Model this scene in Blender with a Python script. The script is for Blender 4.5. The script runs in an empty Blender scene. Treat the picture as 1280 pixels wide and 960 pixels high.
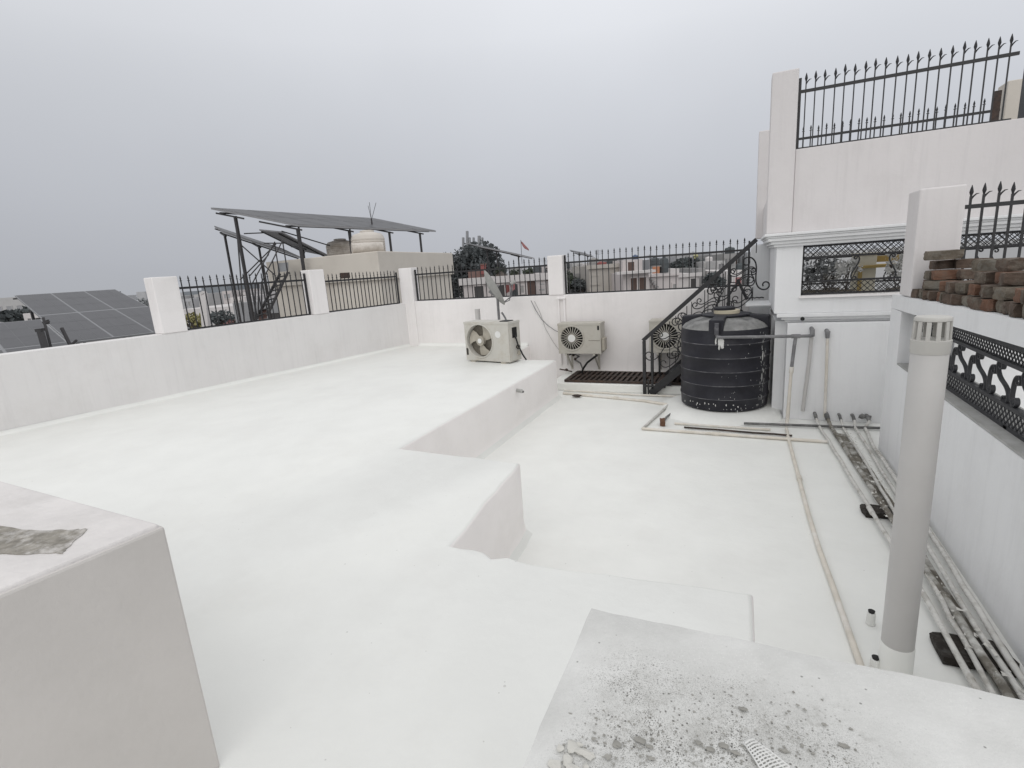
import bpy, bmesh, math, random
from math import sin, cos, pi, radians, sqrt
from mathutils import Vector, Matrix
random.seed(7)
scn = bpy.context.scene
COL = scn.collection

# ------------------------------------------------------------------ camera
RIGHT = Vector((0.91249969, 0.40347369, -0.06747818))
DOWN = Vector((0.02803005, -0.22623256, -0.97366994))
FWD = Vector((-0.40811596, 0.8865821, -0.21774653))
EYE = Vector((0, 0, 2.0)); FPX = 645.587
cd = bpy.data.cameras.new('camera'); cam = bpy.data.objects.new('camera', cd); COL.objects.link(cam)
m = Matrix((RIGHT, -DOWN, -FWD)).transposed().to_4x4(); m.translation = EYE
cam.matrix_world = m
cd.sensor_width = 36; cd.lens = FPX / 1280 * 36; cd.clip_start = 0.03; cd.clip_end = 3000
scn.camera = cam

def at(px, py, depth):
    """surveyed point: direction read off the photo, distance along the view axis in metres"""
    return EYE + (RIGHT * ((px - 640) / FPX) + DOWN * ((py - 480) / FPX) + FWD) * depth

# ------------------------------------------------------------------ materials
def nd(nt, t, **kw):
    n = nt.nodes.new(t)
    for k, v in kw.items(): setattr(n, k, v)
    return n

def mat(name, col, rough=0.6, var=0.12, scale=4.0, bump=0.0, bscale=40, metal=0.0, stain=None, stain_amt=0.0, stain_scale=2.0, spec=0.3, detail=6, streak=0.0, dots=0.0):
    mt = bpy.data.materials.new(name); mt.use_nodes = True
    nt = mt.node_tree; b = nt.nodes['Principled BSDF']
    b.inputs['Roughness'].default_value = rough; b.inputs['Metallic'].default_value = metal
    b.inputs['Specular IOR Level'].default_value = spec
    tc = nd(nt, 'ShaderNodeNewGeometry')
    nz = nd(nt, 'ShaderNodeTexNoise'); nz.inputs['Scale'].default_value = scale; nz.inputs['Detail'].default_value = detail
    nt.links.new(tc.outputs['Position'], nz.inputs['Vector'])
    rp = nd(nt, 'ShaderNodeValToRGB')
    rp.color_ramp.elements[0].position = .3; rp.color_ramp.elements[1].position = .72
    rp.color_ramp.elements[0].color = (*[c * (1 - var) for c in col], 1)
    rp.color_ramp.elements[1].color = (*[min(1, c * (1 + var * .5)) for c in col], 1)
    nt.links.new(nz.outputs['Fac'], rp.inputs['Fac'])
    out = rp.outputs['Color']
    if stain:
        n2 = nd(nt, 'ShaderNodeTexNoise'); n2.inputs['Scale'].default_value = stain_scale; n2.inputs['Detail'].default_value = 9; n2.inputs['Roughness'].default_value = .68
        nt.links.new(tc.outputs['Position'], n2.inputs['Vector'])
        r2 = nd(nt, 'ShaderNodeValToRGB'); r2.color_ramp.elements[0].position = 1 - .62 * 1.0 + .1; r2.color_ramp.elements[1].position = .72
        r2.color_ramp.elements[0].color = (0, 0, 0, 1); r2.color_ramp.elements[1].color = (stain_amt,) * 3 + (1,)
        nt.links.new(n2.outputs['Fac'], r2.inputs['Fac'])
        mx = nd(nt, 'ShaderNodeMix', data_type='RGBA'); mx.inputs['B'].default_value = (*stain, 1)
        nt.links.new(r2.outputs['Color'], mx.inputs['Factor']); nt.links.new(out, mx.inputs['A']); out = mx.outputs['Result']
    if streak:
        mp = nd(nt, 'ShaderNodeMapping'); mp.inputs['Scale'].default_value = (5, 5, .35); nt.links.new(tc.outputs['Position'], mp.inputs['Vector'])
        ns = nd(nt, 'ShaderNodeTexNoise'); ns.inputs['Scale'].default_value = 2.6; ns.inputs['Detail'].default_value = 8; ns.inputs['Roughness'].default_value = .7; nt.links.new(mp.outputs[0], ns.inputs['Vector'])
        rs = nd(nt, 'ShaderNodeValToRGB'); rs.color_ramp.elements[0].position = .5; rs.color_ramp.elements[1].position = .78; rs.color_ramp.elements[0].color = (0, 0, 0, 1); rs.color_ramp.elements[1].color = (streak,) * 3 + (1,)
        nt.links.new(ns.outputs['Fac'], rs.inputs['Fac'])
        ms = nd(nt, 'ShaderNodeMix', data_type='RGBA'); ms.inputs['B'].default_value = (*[c_ * .62 for c_ in col], 1); nt.links.new(rs.outputs['Color'], ms.inputs['Factor']); nt.links.new(out, ms.inputs['A']); out = ms.outputs['Result']
    if dots:
        wn = nd(nt, 'ShaderNodeTexNoise'); wn.inputs['Scale'].default_value = 30; nt.links.new(tc.outputs['Position'], wn.inputs['Vector'])
        for sc_d, thr, keep in ((11, .06, .16), (26, .09, .12)):
            vo = nd(nt, 'ShaderNodeTexVoronoi'); vo.inputs['Scale'].default_value = sc_d; nt.links.new(tc.outputs['Position'], vo.inputs['Vector'])
            ad = nd(nt, 'ShaderNodeMath', operation='MULTIPLY_ADD'); ad.inputs[1].default_value = .12; nt.links.new(wn.outputs['Fac'], ad.inputs[0]); nt.links.new(vo.outputs['Distance'], ad.inputs[2])
            lt = nd(nt, 'ShaderNodeMath', operation='LESS_THAN'); lt.inputs[1].default_value = thr + .045; nt.links.new(ad.outputs[0], lt.inputs[0])
            se = nd(nt, 'ShaderNodeSeparateColor'); nt.links.new(vo.outputs['Color'], se.inputs[0])
            kp = nd(nt, 'ShaderNodeMath', operation='LESS_THAN'); kp.inputs[1].default_value = keep; nt.links.new(se.outputs[0], kp.inputs[0])
            pr_ = nd(nt, 'ShaderNodeMath', operation='MULTIPLY'); nt.links.new(lt.outputs[0], pr_.inputs[0]); nt.links.new(kp.outputs[0], pr_.inputs[1])
            fa = nd(nt, 'ShaderNodeMath', operation='MULTIPLY'); fa.inputs[1].default_value = dots; nt.links.new(pr_.outputs[0], fa.inputs[0])
            md = nd(nt, 'ShaderNodeMix', data_type='RGBA'); md.inputs['B'].default_value = (.40, .39, .36, 1); nt.links.new(fa.outputs[0], md.inputs['Factor']); nt.links.new(out, md.inputs['A']); out = md.outputs['Result']
    nt.links.new(out, b.inputs['Base Color'])
    if bump:
        n3 = nd(nt, 'ShaderNodeTexNoise'); n3.inputs['Scale'].default_value = bscale; n3.inputs['Detail'].default_value = 5
        nt.links.new(tc.outputs['Position'], n3.inputs['Vector'])
        bp = nd(nt, 'ShaderNodeBump'); bp.inputs['Strength'].default_value = bump; bp.inputs['Distance'].default_value = .01
        nt.links.new(n3.outputs['Fac'], bp.inputs['Height']); nt.links.new(bp.outputs['Normal'], b.inputs['Normal'])
    return mt

M = {}
M['floor'] = mat('white_roof_coating', (.79, .795, .765), .5, .035, 2.6, .3, 14, stain=(.70, .695, .665), stain_amt=.38, stain_scale=2.3, spec=.35, dots=.45)
M['wall'] = mat('white_wall_paint', (.81, .785, .775), .75, .045, 1.1, .15, 30, stain=(.64, .62, .6), stain_amt=.4, stain_scale=1.6, streak=0.22)
M['deckside'] = mat('warm_white_plaster', (.86, .83, .81), .75, .05, 1.4, .2, 22, stain=(.72, .69, .66), stain_amt=.4, stain_scale=2.2)
M['wallu'] = mat('upper_wall_paint', (.68, .655, .65), .75, .045, 1.1, .15, 30, stain=(.56, .53, .52), stain_amt=.4, stain_scale=1.2, streak=0.25)
M['walll'] = mat('left_wall_paint', (.74, .725, .715), .75, .045, 1.1, .15, 30, stain=(.62, .60, .58), stain_amt=.45, stain_scale=1.6, streak=0.22)
M['wallb'] = mat('cool_white_wall_paint', (.77, .775, .78), .75, .045, 1.1, .15, 30, stain=(.62, .62, .62), stain_amt=.35, stain_scale=1.7, streak=0.22)
M['pvc'] = mat('grey_white_pvc', (.50, .49, .475), .5, .06, 3, .05, 30, stain=(.45, .44, .42), stain_amt=.35, stain_scale=7)
M['cowl'] = mat('vent_cowl_plastic', (.50, .49, .46), .5, .1, 5, 0)
M['iron'] = mat('black_iron_paint', (.018, .018, .02), .45, .3, 20, .1, 80, spec=.5)
M['ironb'] = mat('grey_black_iron', (.035, .036, .04), .5, .3, 20, .1, 80, spec=.5)
M['rust'] = mat('dark_rusty_bar', (.05, .038, .033), .6, .4, 30, .2, 90, stain=(.13, .065, .04), stain_amt=.5, stain_scale=12)
M['tank'] = mat('black_tank_plastic', (.0125, .0125, .0185), .5, .3, 4, .1, 25, stain=(.045, .046, .055), stain_amt=.4, stain_scale=3.5, spec=.35)
M['dust'] = mat('dusty_tank_top', (.24, .24, .235), .8, .35, 9, .2, 60, stain=(.035, .035, .04), stain_amt=.95, stain_scale=4)
M['ring'] = mat('scuffed_ring', (.10, .10, .11), .6, .5, 9, 0, stain=(.26, .26, .26), stain_amt=.7, stain_scale=9)
M['splash'] = mat('white_paint_splash', (.62, .62, .6), .7, .1, 9)
M['cream'] = mat('cream_lid', (.52, .47, .36), .6, .1, 6)
M['acw'] = mat('aged_ac_enamel', (.55, .535, .49), .5, .08, 5, .04, 30, stain=(.36, .32, .25), stain_amt=.6, stain_scale=5)
M['acg'] = mat('weathered_ac_enamel', (.49, .47, .42), .55, .1, 5, .04, 30, stain=(.3, .27, .22), stain_amt=.55, stain_scale=5)
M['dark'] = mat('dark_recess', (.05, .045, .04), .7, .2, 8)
M['darker'] = mat('fan_shadow', (.012, .011, .010), .9, .2, 8)  # near-black paints the shade behind the fan guard
M['fan'] = mat('dusty_fan_blade', (.42, .39, .33), .6, .2, 8)
M['recess'] = mat('dusty_coil', (.15, .135, .11), .8, .3, 25)
M['sticker'] = mat('white_sticker', (.72, .72, .7), .5, .04, 5)
M['rubber'] = mat('black_rubber', (.015, .015, .015), .6, .2, 10)
M['greypipe'] = mat('grey_pipe', (.17, .17, .175), .5, .2, 12, stain=(.4, .4, .4), stain_amt=.5, stain_scale=9)
M['darkpipe'] = mat('dark_grey_pipe', (.12, .12, .118), .6, .3, 9, stain=(.5, .5, .48), stain_amt=.5, stain_scale=7)
M['beige'] = mat('painted_beige_pipe', (.64, .60, .53), .6, .12, 7, .05, 40, stain=(.78, .77, .75), stain_amt=.9, stain_scale=3)
M['dirtpipe'] = mat('dirty_painted_pipe', (.60, .59, .56), .65, .12, 9, .2, 40, stain=(.25, .23, .195), stain_amt=.9, stain_scale=11)
M['grime'] = mat('grimy_pipe', (.17, .155, .13), .75, .3, 15, .3, 40, stain=(.66, .66, .63), stain_amt=1.0, stain_scale=5)
M['brick'] = mat('weathered_brick', (.11, .08, .062), .9, .5, 14, .6, 60, stain=(.2, .19, .16), stain_amt=.7, stain_scale=9)
M['brickr'] = mat('red_brick', (.165, .088, .058), .9, .4, 9, .6, 60, stain=(.12, .095, .075), stain_amt=.95, stain_scale=9)
M['brickg'] = mat('grey_brown_brick', (.14, .118, .092), .9, .35, 12, .6, 60, stain=(.24, .235, .21), stain_amt=.7, stain_scale=11)
M['darkbrick'] = mat('damp_dark_brick', (.028, .023, .019), .85, .4, 20, .5, 60, stain=(.25, .25, .24), stain_amt=.25, stain_scale=25)
M['sill'] = mat('grey_sill_cement', (.36, .36, .345), .85, .12, 7, .25, 60, stain=(.5, .5, .5), stain_amt=.5, stain_scale=8)
M['net'] = mat('white_plastic_net', (.72, .72, .70), .6, .05, 9)
M['grit'] = mat('dark_grit', (.33, .322, .295), .9, .3, 30, .3, 90)
M['chip'] = mat('white_plaster_chip', (.57, .56, .52), .85, .1, 30, .3, 90)
M['concrete'] = mat('exposed_concrete', (.30, .28, .245), .9, .35, 40, .6, 70, stain=(.70, .68, .665), stain_amt=1.0, stain_scale=14)
# city colours, distance haze mixed into most of them
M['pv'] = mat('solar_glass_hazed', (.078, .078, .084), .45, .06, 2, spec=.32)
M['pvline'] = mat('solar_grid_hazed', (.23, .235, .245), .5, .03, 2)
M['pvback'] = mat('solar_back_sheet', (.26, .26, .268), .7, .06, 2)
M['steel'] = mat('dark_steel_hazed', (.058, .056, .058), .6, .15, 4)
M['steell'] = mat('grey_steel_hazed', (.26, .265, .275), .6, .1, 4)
M['nb'] = mat('neighbour_beige_wall', (.61, .57, .51), .8, .06, 1, .1, 10, stain=(.42, .38, .33), stain_amt=.45, stain_scale=.9)
M['ptank'] = mat('pale_water_tank', (.60, .56, .51), .6, .1, 2, 0, stain=(.24, .20, .165), stain_amt=.9, stain_scale=2.2)
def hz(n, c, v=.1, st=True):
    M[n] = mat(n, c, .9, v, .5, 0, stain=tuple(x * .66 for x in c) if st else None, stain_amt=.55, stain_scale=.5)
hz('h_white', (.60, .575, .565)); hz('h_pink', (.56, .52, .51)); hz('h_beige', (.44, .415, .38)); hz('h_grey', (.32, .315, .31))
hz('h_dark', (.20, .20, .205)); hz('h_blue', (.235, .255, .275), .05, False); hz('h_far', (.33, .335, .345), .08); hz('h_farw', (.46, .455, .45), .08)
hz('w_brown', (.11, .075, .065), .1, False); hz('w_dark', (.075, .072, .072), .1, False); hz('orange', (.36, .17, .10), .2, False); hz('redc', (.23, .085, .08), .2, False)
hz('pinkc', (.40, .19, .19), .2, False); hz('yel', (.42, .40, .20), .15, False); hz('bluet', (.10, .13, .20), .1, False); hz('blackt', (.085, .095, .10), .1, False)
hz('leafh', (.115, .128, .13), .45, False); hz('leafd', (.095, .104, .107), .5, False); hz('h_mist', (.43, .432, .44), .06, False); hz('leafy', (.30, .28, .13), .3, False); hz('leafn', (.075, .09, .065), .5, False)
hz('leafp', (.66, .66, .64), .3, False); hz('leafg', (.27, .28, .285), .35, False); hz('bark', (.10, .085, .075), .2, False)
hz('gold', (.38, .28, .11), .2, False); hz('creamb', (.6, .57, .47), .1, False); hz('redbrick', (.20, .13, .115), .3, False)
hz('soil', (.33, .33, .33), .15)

# dirty block top: fine grey grain, black specks gathered towards the camera side
def block_material():
    mt = bpy.data.materials.new('dirty_block_top'); mt.use_nodes = True; nt = mt.node_tree; b = nt.nodes['Principled BSDF']
    b.inputs['Roughness'].default_value = .8; b.inputs['Specular IOR Level'].default_value = .25
    g = nd(nt, 'ShaderNodeNewGeometry'); P = g.outputs['Position']
    def noise(s, d=6, r=.55):
        n = nd(nt, 'ShaderNodeTexNoise'); n.inputs['Scale'].default_value = s; n.inputs['Detail'].default_value = d; n.inputs['Roughness'].default_value = r
        nt.links.new(P, n.inputs['Vector']); return n.outputs['Fac']
    def ramp(src, p0, p1, c0=(0, 0, 0, 1), c1=(1, 1, 1, 1)):
        r = nd(nt, 'ShaderNodeValToRGB'); r.color_ramp.elements[0].position = p0; r.color_ramp.elements[1].position = p1
        r.color_ramp.elements[0].color = c0; r.color_ramp.elements[1].color = c1; nt.links.new(src, r.inputs['Fac']); return r.outputs['Color']
    def mix(f, a, bb):
        x = nd(nt, 'ShaderNodeMix', data_type='RGBA'); nt.links.new(f, x.inputs['Factor']); nt.links.new(a, x.inputs['A'])
        if isinstance(bb, tuple): x.inputs['B'].default_value = bb
        else: nt.links.new(bb, x.inputs['B'])
        return x.outputs['Result']
    def mul(a, bb):
        x = nd(nt, 'ShaderNodeMath', operation='MULTIPLY'); nt.links.new(a, x.inputs[0])
        if isinstance(bb, float): x.inputs[1].default_value = bb
        else: nt.links.new(bb, x.inputs[1])
        return x.outputs[0]
    base = ramp(noise(7, 8, .65), .3, .7, (.555, .555, .535, 1), (.70, .70, .68, 1))
    # dirty zone: falls off away from a line near the block's front
    sep = nd(nt, 'ShaderNodeSeparateXYZ'); nt.links.new(P, sep.inputs[0])
    def maprange(src, a, bb):
        x = nd(nt, 'ShaderNodeMapRange'); x.interpolation_type = 'SMOOTHSTEP'; nt.links.new(src, x.inputs['Value'])
        x.inputs['From Min'].default_value = a; x.inputs['From Max'].default_value = bb; return x.outputs['Result']
    near = maprange(sep.outputs['Y'], .745, .61)
    left = maprange(sep.outputs['X'], .26, .04)
    lead = maprange(sep.outputs['X'], -.235, -.12)
    zone = mul(mul(near, left), lead)
    # soft grime clouds
    cl = mul(ramp(noise(20, 8, .72), .44, .68), zone)
    base = mix(mul(cl, .5), base, (.34, .335, .31, 1))
    def specks(scale, thr, keep):
        v = nd(nt, 'ShaderNodeTexVoronoi'); v.inputs['Scale'].default_value = scale; v.inputs['Randomness'].default_value = 1
        nt.links.new(P, v.inputs['Vector'])
        hole = ramp(v.outputs['Distance'], thr * .6, thr, (1, 1, 1, 1), (0, 0, 0, 1))
        sel = nd(nt, 'ShaderNodeSeparateColor'); nt.links.new(v.outputs['Color'], sel.inputs[0])
        k = ramp(sel.outputs[0], 1 - keep, 1 - keep + .01)
        return mul(hole, k)
    n2 = ramp(noise(14, 5, .6), .40, .60)
    base = mix(mul(mul(specks(520, .42, .6), zone), n2), base, (.10, .098, .09, 1))
    base = mix(mul(mul(specks(300, .36, .35), zone), n2), base, (.13, .125, .115, 1))
    base = mix(mul(mul(specks(900, .45, .5), zone), .8), base, (.20, .195, .18, 1))
    base = mix(mul(ramp(noise(240, 3, .6), .60, .72), mul(zone, .5)), base, (.24, .235, .215, 1))
    base = mix(mul(ramp(noise(46, 6, .7), .57, .68), mul(zone, .8)), base, (.36, .355, .33, 1))
    base = mix(mul(specks(170, .30, .30), mul(zone, .9)), base, (.11, .105, .095, 1))
    base = mix(mul(specks(90, .2, .07), .8), base, (.2, .2, .185, 1))
    base = mix(mul(mul(specks(330, .34, .3), .35), ramp(noise(9, 4, .6), .45, .6)), base, (.84, .84, .82, 1))
    nt.links.new(base, b.inputs['Base Color'])
    bp = nd(nt, 'ShaderNodeBump'); bp.inputs['Strength'].default_value = .5; bp.inputs['Distance'].default_value = .004
    nt.links.new(noise(120, 6, .7), bp.inputs['Height']); nt.links.new(bp.outputs['Normal'], b.inputs['Normal'])
    return mt
M['block'] = block_material()
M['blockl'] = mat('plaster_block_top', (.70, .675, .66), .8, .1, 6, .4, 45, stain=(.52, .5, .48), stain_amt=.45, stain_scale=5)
M['blockside'] = mat('plaster_block_side', (.60, .575, .55), .8, .05, 2.5, .15, 40, stain=(.52, .5, .475), stain_amt=.45, stain_scale=2.2)  # darker than the top coat: shade on the side put into its colour

# ------------------------------------------------------------------ mesh builder
class MB:
    def __init__(s): s.v = []; s.f = []; s.smooth = []
    def add(s, vs, fs, sm=False):
        o = len(s.v); s.v += [Vector(v) for v in vs]
        for f in fs: s.f.append([i + o for i in f]); s.smooth.append(sm)
        return s
    def box(s, a, b, rz=0, piv=None):
        x0, y0, z0 = a; x1, y1, z1 = b
        vs = [Vector(p) for p in ((x0, y0, z0), (x1, y0, z0), (x1, y1, z0), (x0, y1, z0), (x0, y0, z1), (x1, y0, z1), (x1, y1, z1), (x0, y1, z1))]
        if rz:
            pv = Vector(piv) if piv else (vs[0] + vs[6]) / 2
            R = Matrix.Rotation(rz, 3, 'Z'); vs = [R @ (v - pv) + pv for v in vs]
        return s.add(vs, [(0, 3, 2, 1), (4, 5, 6, 7), (0, 1, 5, 4), (1, 2, 6, 5), (2, 3, 7, 6), (3, 0, 4, 7)])
    def hexa(s, vs):
        return s.add(vs, [(0, 3, 2, 1), (4, 5, 6, 7), (0, 1, 5, 4), (1, 2, 6, 5), (2, 3, 7, 6), (3, 0, 4, 7)])
    def prism(s, poly, z0, z1):
        n = len(poly)
        vs = [(x, y, z0) for x, y in poly] + [(x, y, z1) for x, y in poly]
        return s.add(vs, [tuple(range(n))[::-1], tuple(range(n, 2 * n))] + [(i, (i + 1) % n, n + (i + 1) % n, n + i) for i in range(n)])
    def bar(s, p, q, w, h=None, up=(0, 0, 1)):
        """square bar from p to q, w across, h along up"""
        p = Vector(p); q = Vector(q); h = h or w; t = (q - p).normalized(); u = Vector(up)
        if abs(t.dot(u)) > .98: u = Vector((0, 1, 0))
        a = t.cross(u).normalized(); b = a.cross(t)
        vs = []
        for c in (p, q):
            for i, j in ((-1, -1), (1, -1), (1, 1), (-1, 1)): vs.append(c + a * (i * w / 2) + b * (j * h / 2))
        return s.add(vs, [(0, 3, 2, 1), (4, 5, 6, 7), (0, 1, 5, 4), (1, 2, 6, 5), (2, 3, 7, 6), (3, 0, 4, 7)])
    def tube(s, pts, r, n=8, cap=True):
        pts = [Vector(p) for p in pts]; rings = []; N = len(pts); rr = r if isinstance(r, (list, tuple)) else [r] * N
        t0 = (pts[1] - pts[0]).normalized()
        u = t0.cross(Vector((0, 0, 1)) if abs(t0.z) < .9 else Vector((1, 0, 0))).normalized()
        vs = []
        for i, p in enumerate(pts):
            a = pts[max(i - 1, 0)]; b = pts[min(i + 1, N - 1)]; t = (b - a).normalized()
            u = (u - t * u.dot(t)).normalized(); w = t.cross(u)
            k = 1.0
            if 0 < i < N - 1:
                c = (pts[i] - pts[i - 1]).normalized().dot((pts[i + 1] - pts[i]).normalized()); k = 1 / max(.6, sqrt((1 + c) / 2 + 1e-6))
            vs += [p + (u * cos(2 * pi * j / n) + w * sin(2 * pi * j / n)) * rr[i] * k for j in range(n)]
        fs = [(i * n + j, i * n + (j + 1) % n, (i + 1) * n + (j + 1) % n, (i + 1) * n + j) for i in range(N - 1) for j in range(n)]
        s.add(vs, fs, n > 5)
        if cap:
            o = len(s.v) - len(vs); s.f.append([o + j for j in range(n)][::-1]); s.f.append([o + (N - 1) * n + j for j in range(n)]); s.smooth += [False, False]
        return s
    def ribbon(s, pts, axis, depth, thick):
        pts = [Vector(p) for p in pts]; ax = Vector(axis); vs = []; N = len(pts)
        for i, p in enumerate(pts):
            t = (pts[min(i + 1, N - 1)] - pts[max(i - 1, 0)]).normalized(); n_ = t.cross(ax).normalized()
            for a, b in ((-1, -1), (1, -1), (1, 1), (-1, 1)): vs.append(p + n_ * a * thick / 2 + ax * b * depth / 2)
        fs = [(i * 4 + j, i * 4 + (j + 1) % 4, i * 4 + 4 + (j + 1) % 4, i * 4 + 4 + j) for i in range(N - 1) for j in range(4)]
        return s.add(vs, fs + [(3, 2, 1, 0), tuple((N - 1) * 4 + j for j in range(4))])
    def lathe(s, prof, c, n=32, sm=True, cap=True):
        c = Vector(c); vs = [c + Vector((r * cos(2 * pi * j / n), r * sin(2 * pi * j / n), z)) for r, z in prof for j in range(n)]
        fs = [(i * n + j, i * n + (j + 1) % n, (i + 1) * n + (j + 1) % n, (i + 1) * n + j) for i in range(len(prof) - 1) for j in range(n)]
        s.add(vs, fs, sm)
        if cap:
            o = len(s.v) - len(vs); k = (len(prof) - 1) * n
            s.f.append([o + j for j in range(n)][::-1]); s.f.append([o + k + j for j in range(n)]); s.smooth += [False, False]
        return s
    def disc(s, c, nrm, r, t=.01, n=24):
        c = Vector(c); nrm = Vector(nrm).normalized()
        return s.tube([c - nrm * t / 2, c + nrm * t / 2], r, n)
    def blob(s, c, r, seed=0, sq=(1, 1, 1), sub=1, rough=.25):
        bm = bmesh.new(); bmesh.ops.create_icosphere(bm, subdivisions=sub, radius=1); rd = random.Random(seed)
        vs = [Vector(c) + Vector((v.co.x * sq[0], v.co.y * sq[1], v.co.z * sq[2])) * r * (1 + rd.uniform(-rough, rough)) for v in bm.verts]
        s.add(vs, [[v.index for v in f.verts] for f in bm.faces]); bm.free(); return s
    def build(s, name, material, parent=None, bevel=0, weld=False, seg=2):
        off = Vector((0, 0, 0))
        if parent is not None:
            q = parent
            while q is not None: off += q.location; q = q.parent
        me = bpy.data.meshes.new(name); me.from_pydata([v - off for v in s.v], [], s.f)
        me.polygons.foreach_set('use_smooth', s.smooth); me.update()
        bm = bmesh.new(); bm.from_mesh(me); bmesh.ops.recalc_face_normals(bm, faces=bm.faces)
        if bevel:
            bmesh.ops.bevel(bm, geom=list(bm.edges), offset=bevel, segments=seg, affect='EDGES', clamp_overlap=True, profile=.5)
        bm.to_mesh(me); bm.free()
        if any(s.smooth): me.set_sharp_from_angle(angle=radians(42))
        me.materials.append(M[material] if isinstance(material, str) else material)
        o = bpy.data.objects.new(name, me); COL.objects.link(o); o.parent = parent
        return o

def tag(o, label=None, cat=None, group=None, kind=None):
    for k, v in (('label', label), ('category', cat), ('group', group), ('kind', kind)):
        if v: o[k] = v
    return o
def thing(name, loc, label, cat, group=None):
    o = bpy.data.objects.new(name, None); COL.objects.link(o); o.location = loc; o.empty_display_size = .1
    return tag(o, label, cat, group)
def dup(root, delta, label, rz=0):
    def cp(o, par):
        c = o.copy(); COL.objects.link(c); c.parent = par
        for ch in o.children: cp(ch, c)
        return c
    r = cp(root, None); r.location = root.location + Vector(delta); r.rotation_euler.z = rz
    r['label'] = label
    return r
def wob(a, b, n, amp, rd=random.Random(3)):
    """points from a to b (2-D) with hand-plastered waviness"""
    out = []
    for i in range(n):
        t = i / n; d = (Vector(b) - Vector(a)); nn = Vector((-d.y, d.x)).normalized()
        k = 0 if i == 0 else rd.uniform(-amp, amp)
        p = Vector(a) + d * t + nn * k; out.append((p.x, p.y))
    return out

# ------------------------------------------------------------------ SETTING: ground, roofs
def rot_outline(poly, segs, amp):
    o = []
    for i in range(len(poly)):
        o += wob(poly[i], poly[(i + 1) % len(poly)], segs[i] if isinstance(segs, list) else segs, amp[i] if isinstance(amp, list) else amp)
    return o
gm = MB().add([(-900, -300, -9.5), (900, -300, -9.5), (900, 1500, -9.5), (-900, 1500, -9.5)], [(0, 1, 2, 3)])
tag(gm.build('ground', 'soil'), kind='structure')
# lower roof: slab the size of the house
lf = MB(); lf.box((-7.9, -4, -.3), (4.6, 9.0, 0))
tag(lf.build('roof_floor', 'floor'), kind='structure')

def soft_prism(name, outline, z0, z1, material, rnd=.025):
    """prism whose upper edge is rolled over, like hand-applied plaster"""
    n = len(outline); P = [Vector(p) for p in outline]
    area = sum(P[i].x * P[(i + 1) % n].y - P[(i + 1) % n].x * P[i].y for i in range(n))
    if area < 0: P = P[::-1]
    def inset(d):
        out = []
        for i in range(n):
            a = (P[i] - P[i - 1]).normalized(); b = (P[(i + 1) % n] - P[i]).normalized()
            na = Vector((-a.y, a.x)); nb = Vector((-b.y, b.x)); q = (na + nb)
            q = q / max(q.length_squared / 2, .25)
            out.append(P[i] + q * d)
        return out
    rings = [(inset(-.05), z0), (inset(-.012), z0 + .05), (P, z0 + .12), (P, z1 - rnd), (inset(rnd * .3), z1 - rnd * .35), (inset(rnd), z1)]
    mb = MB(); vs = [(p.x, p.y, z) for r, z in rings for p in r]
    fs = [(k * n + i, k * n + (i + 1) % n, (k + 1) * n + (i + 1) % n, (k + 1) * n + i) for k in range(len(rings) - 1) for i in range(n)]
    mb.add(vs, fs, True); o = (len(rings) - 1) * n
    mb.f.append([o + i for i in range(n)]); mb.smooth.append(False)
    o_ = mb.build(name, material); o_.data.materials.append(M['deckside'])
    for p in o_.data.polygons:
        if abs(p.normal.z) < .45: p.material_index = 1
    return o_
deck_poly = [(-2.605, 7.316), (-2.605, 3.335), (-1.49, 3.28), (-1.385, 2.10), (-.92, 2.07), (.065, 2.145), (.10, -3.0), (-7.9, -3.0), (-7.9, 9.0), (-3.62, 9.0), (-3.55, 7.33)]
deck_out = rot_outline(deck_poly, [8, 6, 7, 7, 8, 6, 2, 2, 2, 2, 2], [.006, .006, .012, .03, .008, .004, 0, 0, 0, 0, 0])
tag(soft_prism('roof_deck', deck_out, 0.0, .6, 'floor'), kind='structure')

# ------------------------------------------------------------------ parapet walls
LW0 = Vector((-7.4 - 1.15 / 6.13 * -5.6 * -1 * -1, 2.6 - 5.6)); A = Vector((-7.4, 2.6)); B = Vector((-6.25, 8.73)); LD = (B - A).normalized(); LN = Vector((LD.y, -LD.x))
def LP(y, off=0):
    """point on the left wall's face at depth y, off metres towards the roof"""
    p = A + LD * ((y - A.y) / LD.y) + LN * off; return p
def wall_box(mb, y0, y1, o0, o1, z0, z1):
    a, b, c, d = LP(y0, o0), LP(y1, o0), LP(y1, o1), LP(y0, o1)
    mb.hexa([(*a, z0), (*b, z0), (*c, z0), (*d, z0), (*a, z1), (*b, z1), (*c, z1), (*d, z1)])
t = thing('parapet_wall', (*LP(4, -.1), .3), 'long white parapet wall on the left with low open stretch and three pillars', 'parapet wall')
w = MB(); wall_box(w, -2.9, 8.93, -.22, 0, .3, 1.462); w.build('wall_face', 'walll', t, .008)
cv = MB()
for y0, y1 in ((-2.0, 8.75),):
    n = 24; pr = [(.002, .645), (.006, .63), (.013, .619), (.025, .61), (.04, .604), (.055, .6)]
    vs = []
    for i in range(n + 1):
        y = y0 + (y1 - y0) * i / n
        for o, z in pr:
            p = LP(y, o + random.uniform(-.004, .004)); vs.append((*p, z))
    k = len(pr); cv.add(vs, [(i * k + j, i * k + j + 1, (i + 1) * k + j + 1, (i + 1) * k + j) for i in range(n) for j in range(k - 1)], True)
cv.build('cove_fillet', 'floor', t)
for y0, y1 in ((4.37, 4.68), (6.66, 6.945)):
    p = MB(); wall_box(p, y0, y1, -.235, .012, 1.463, 2.205); p.build('pillar', 'wall', t, .012)
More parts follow.
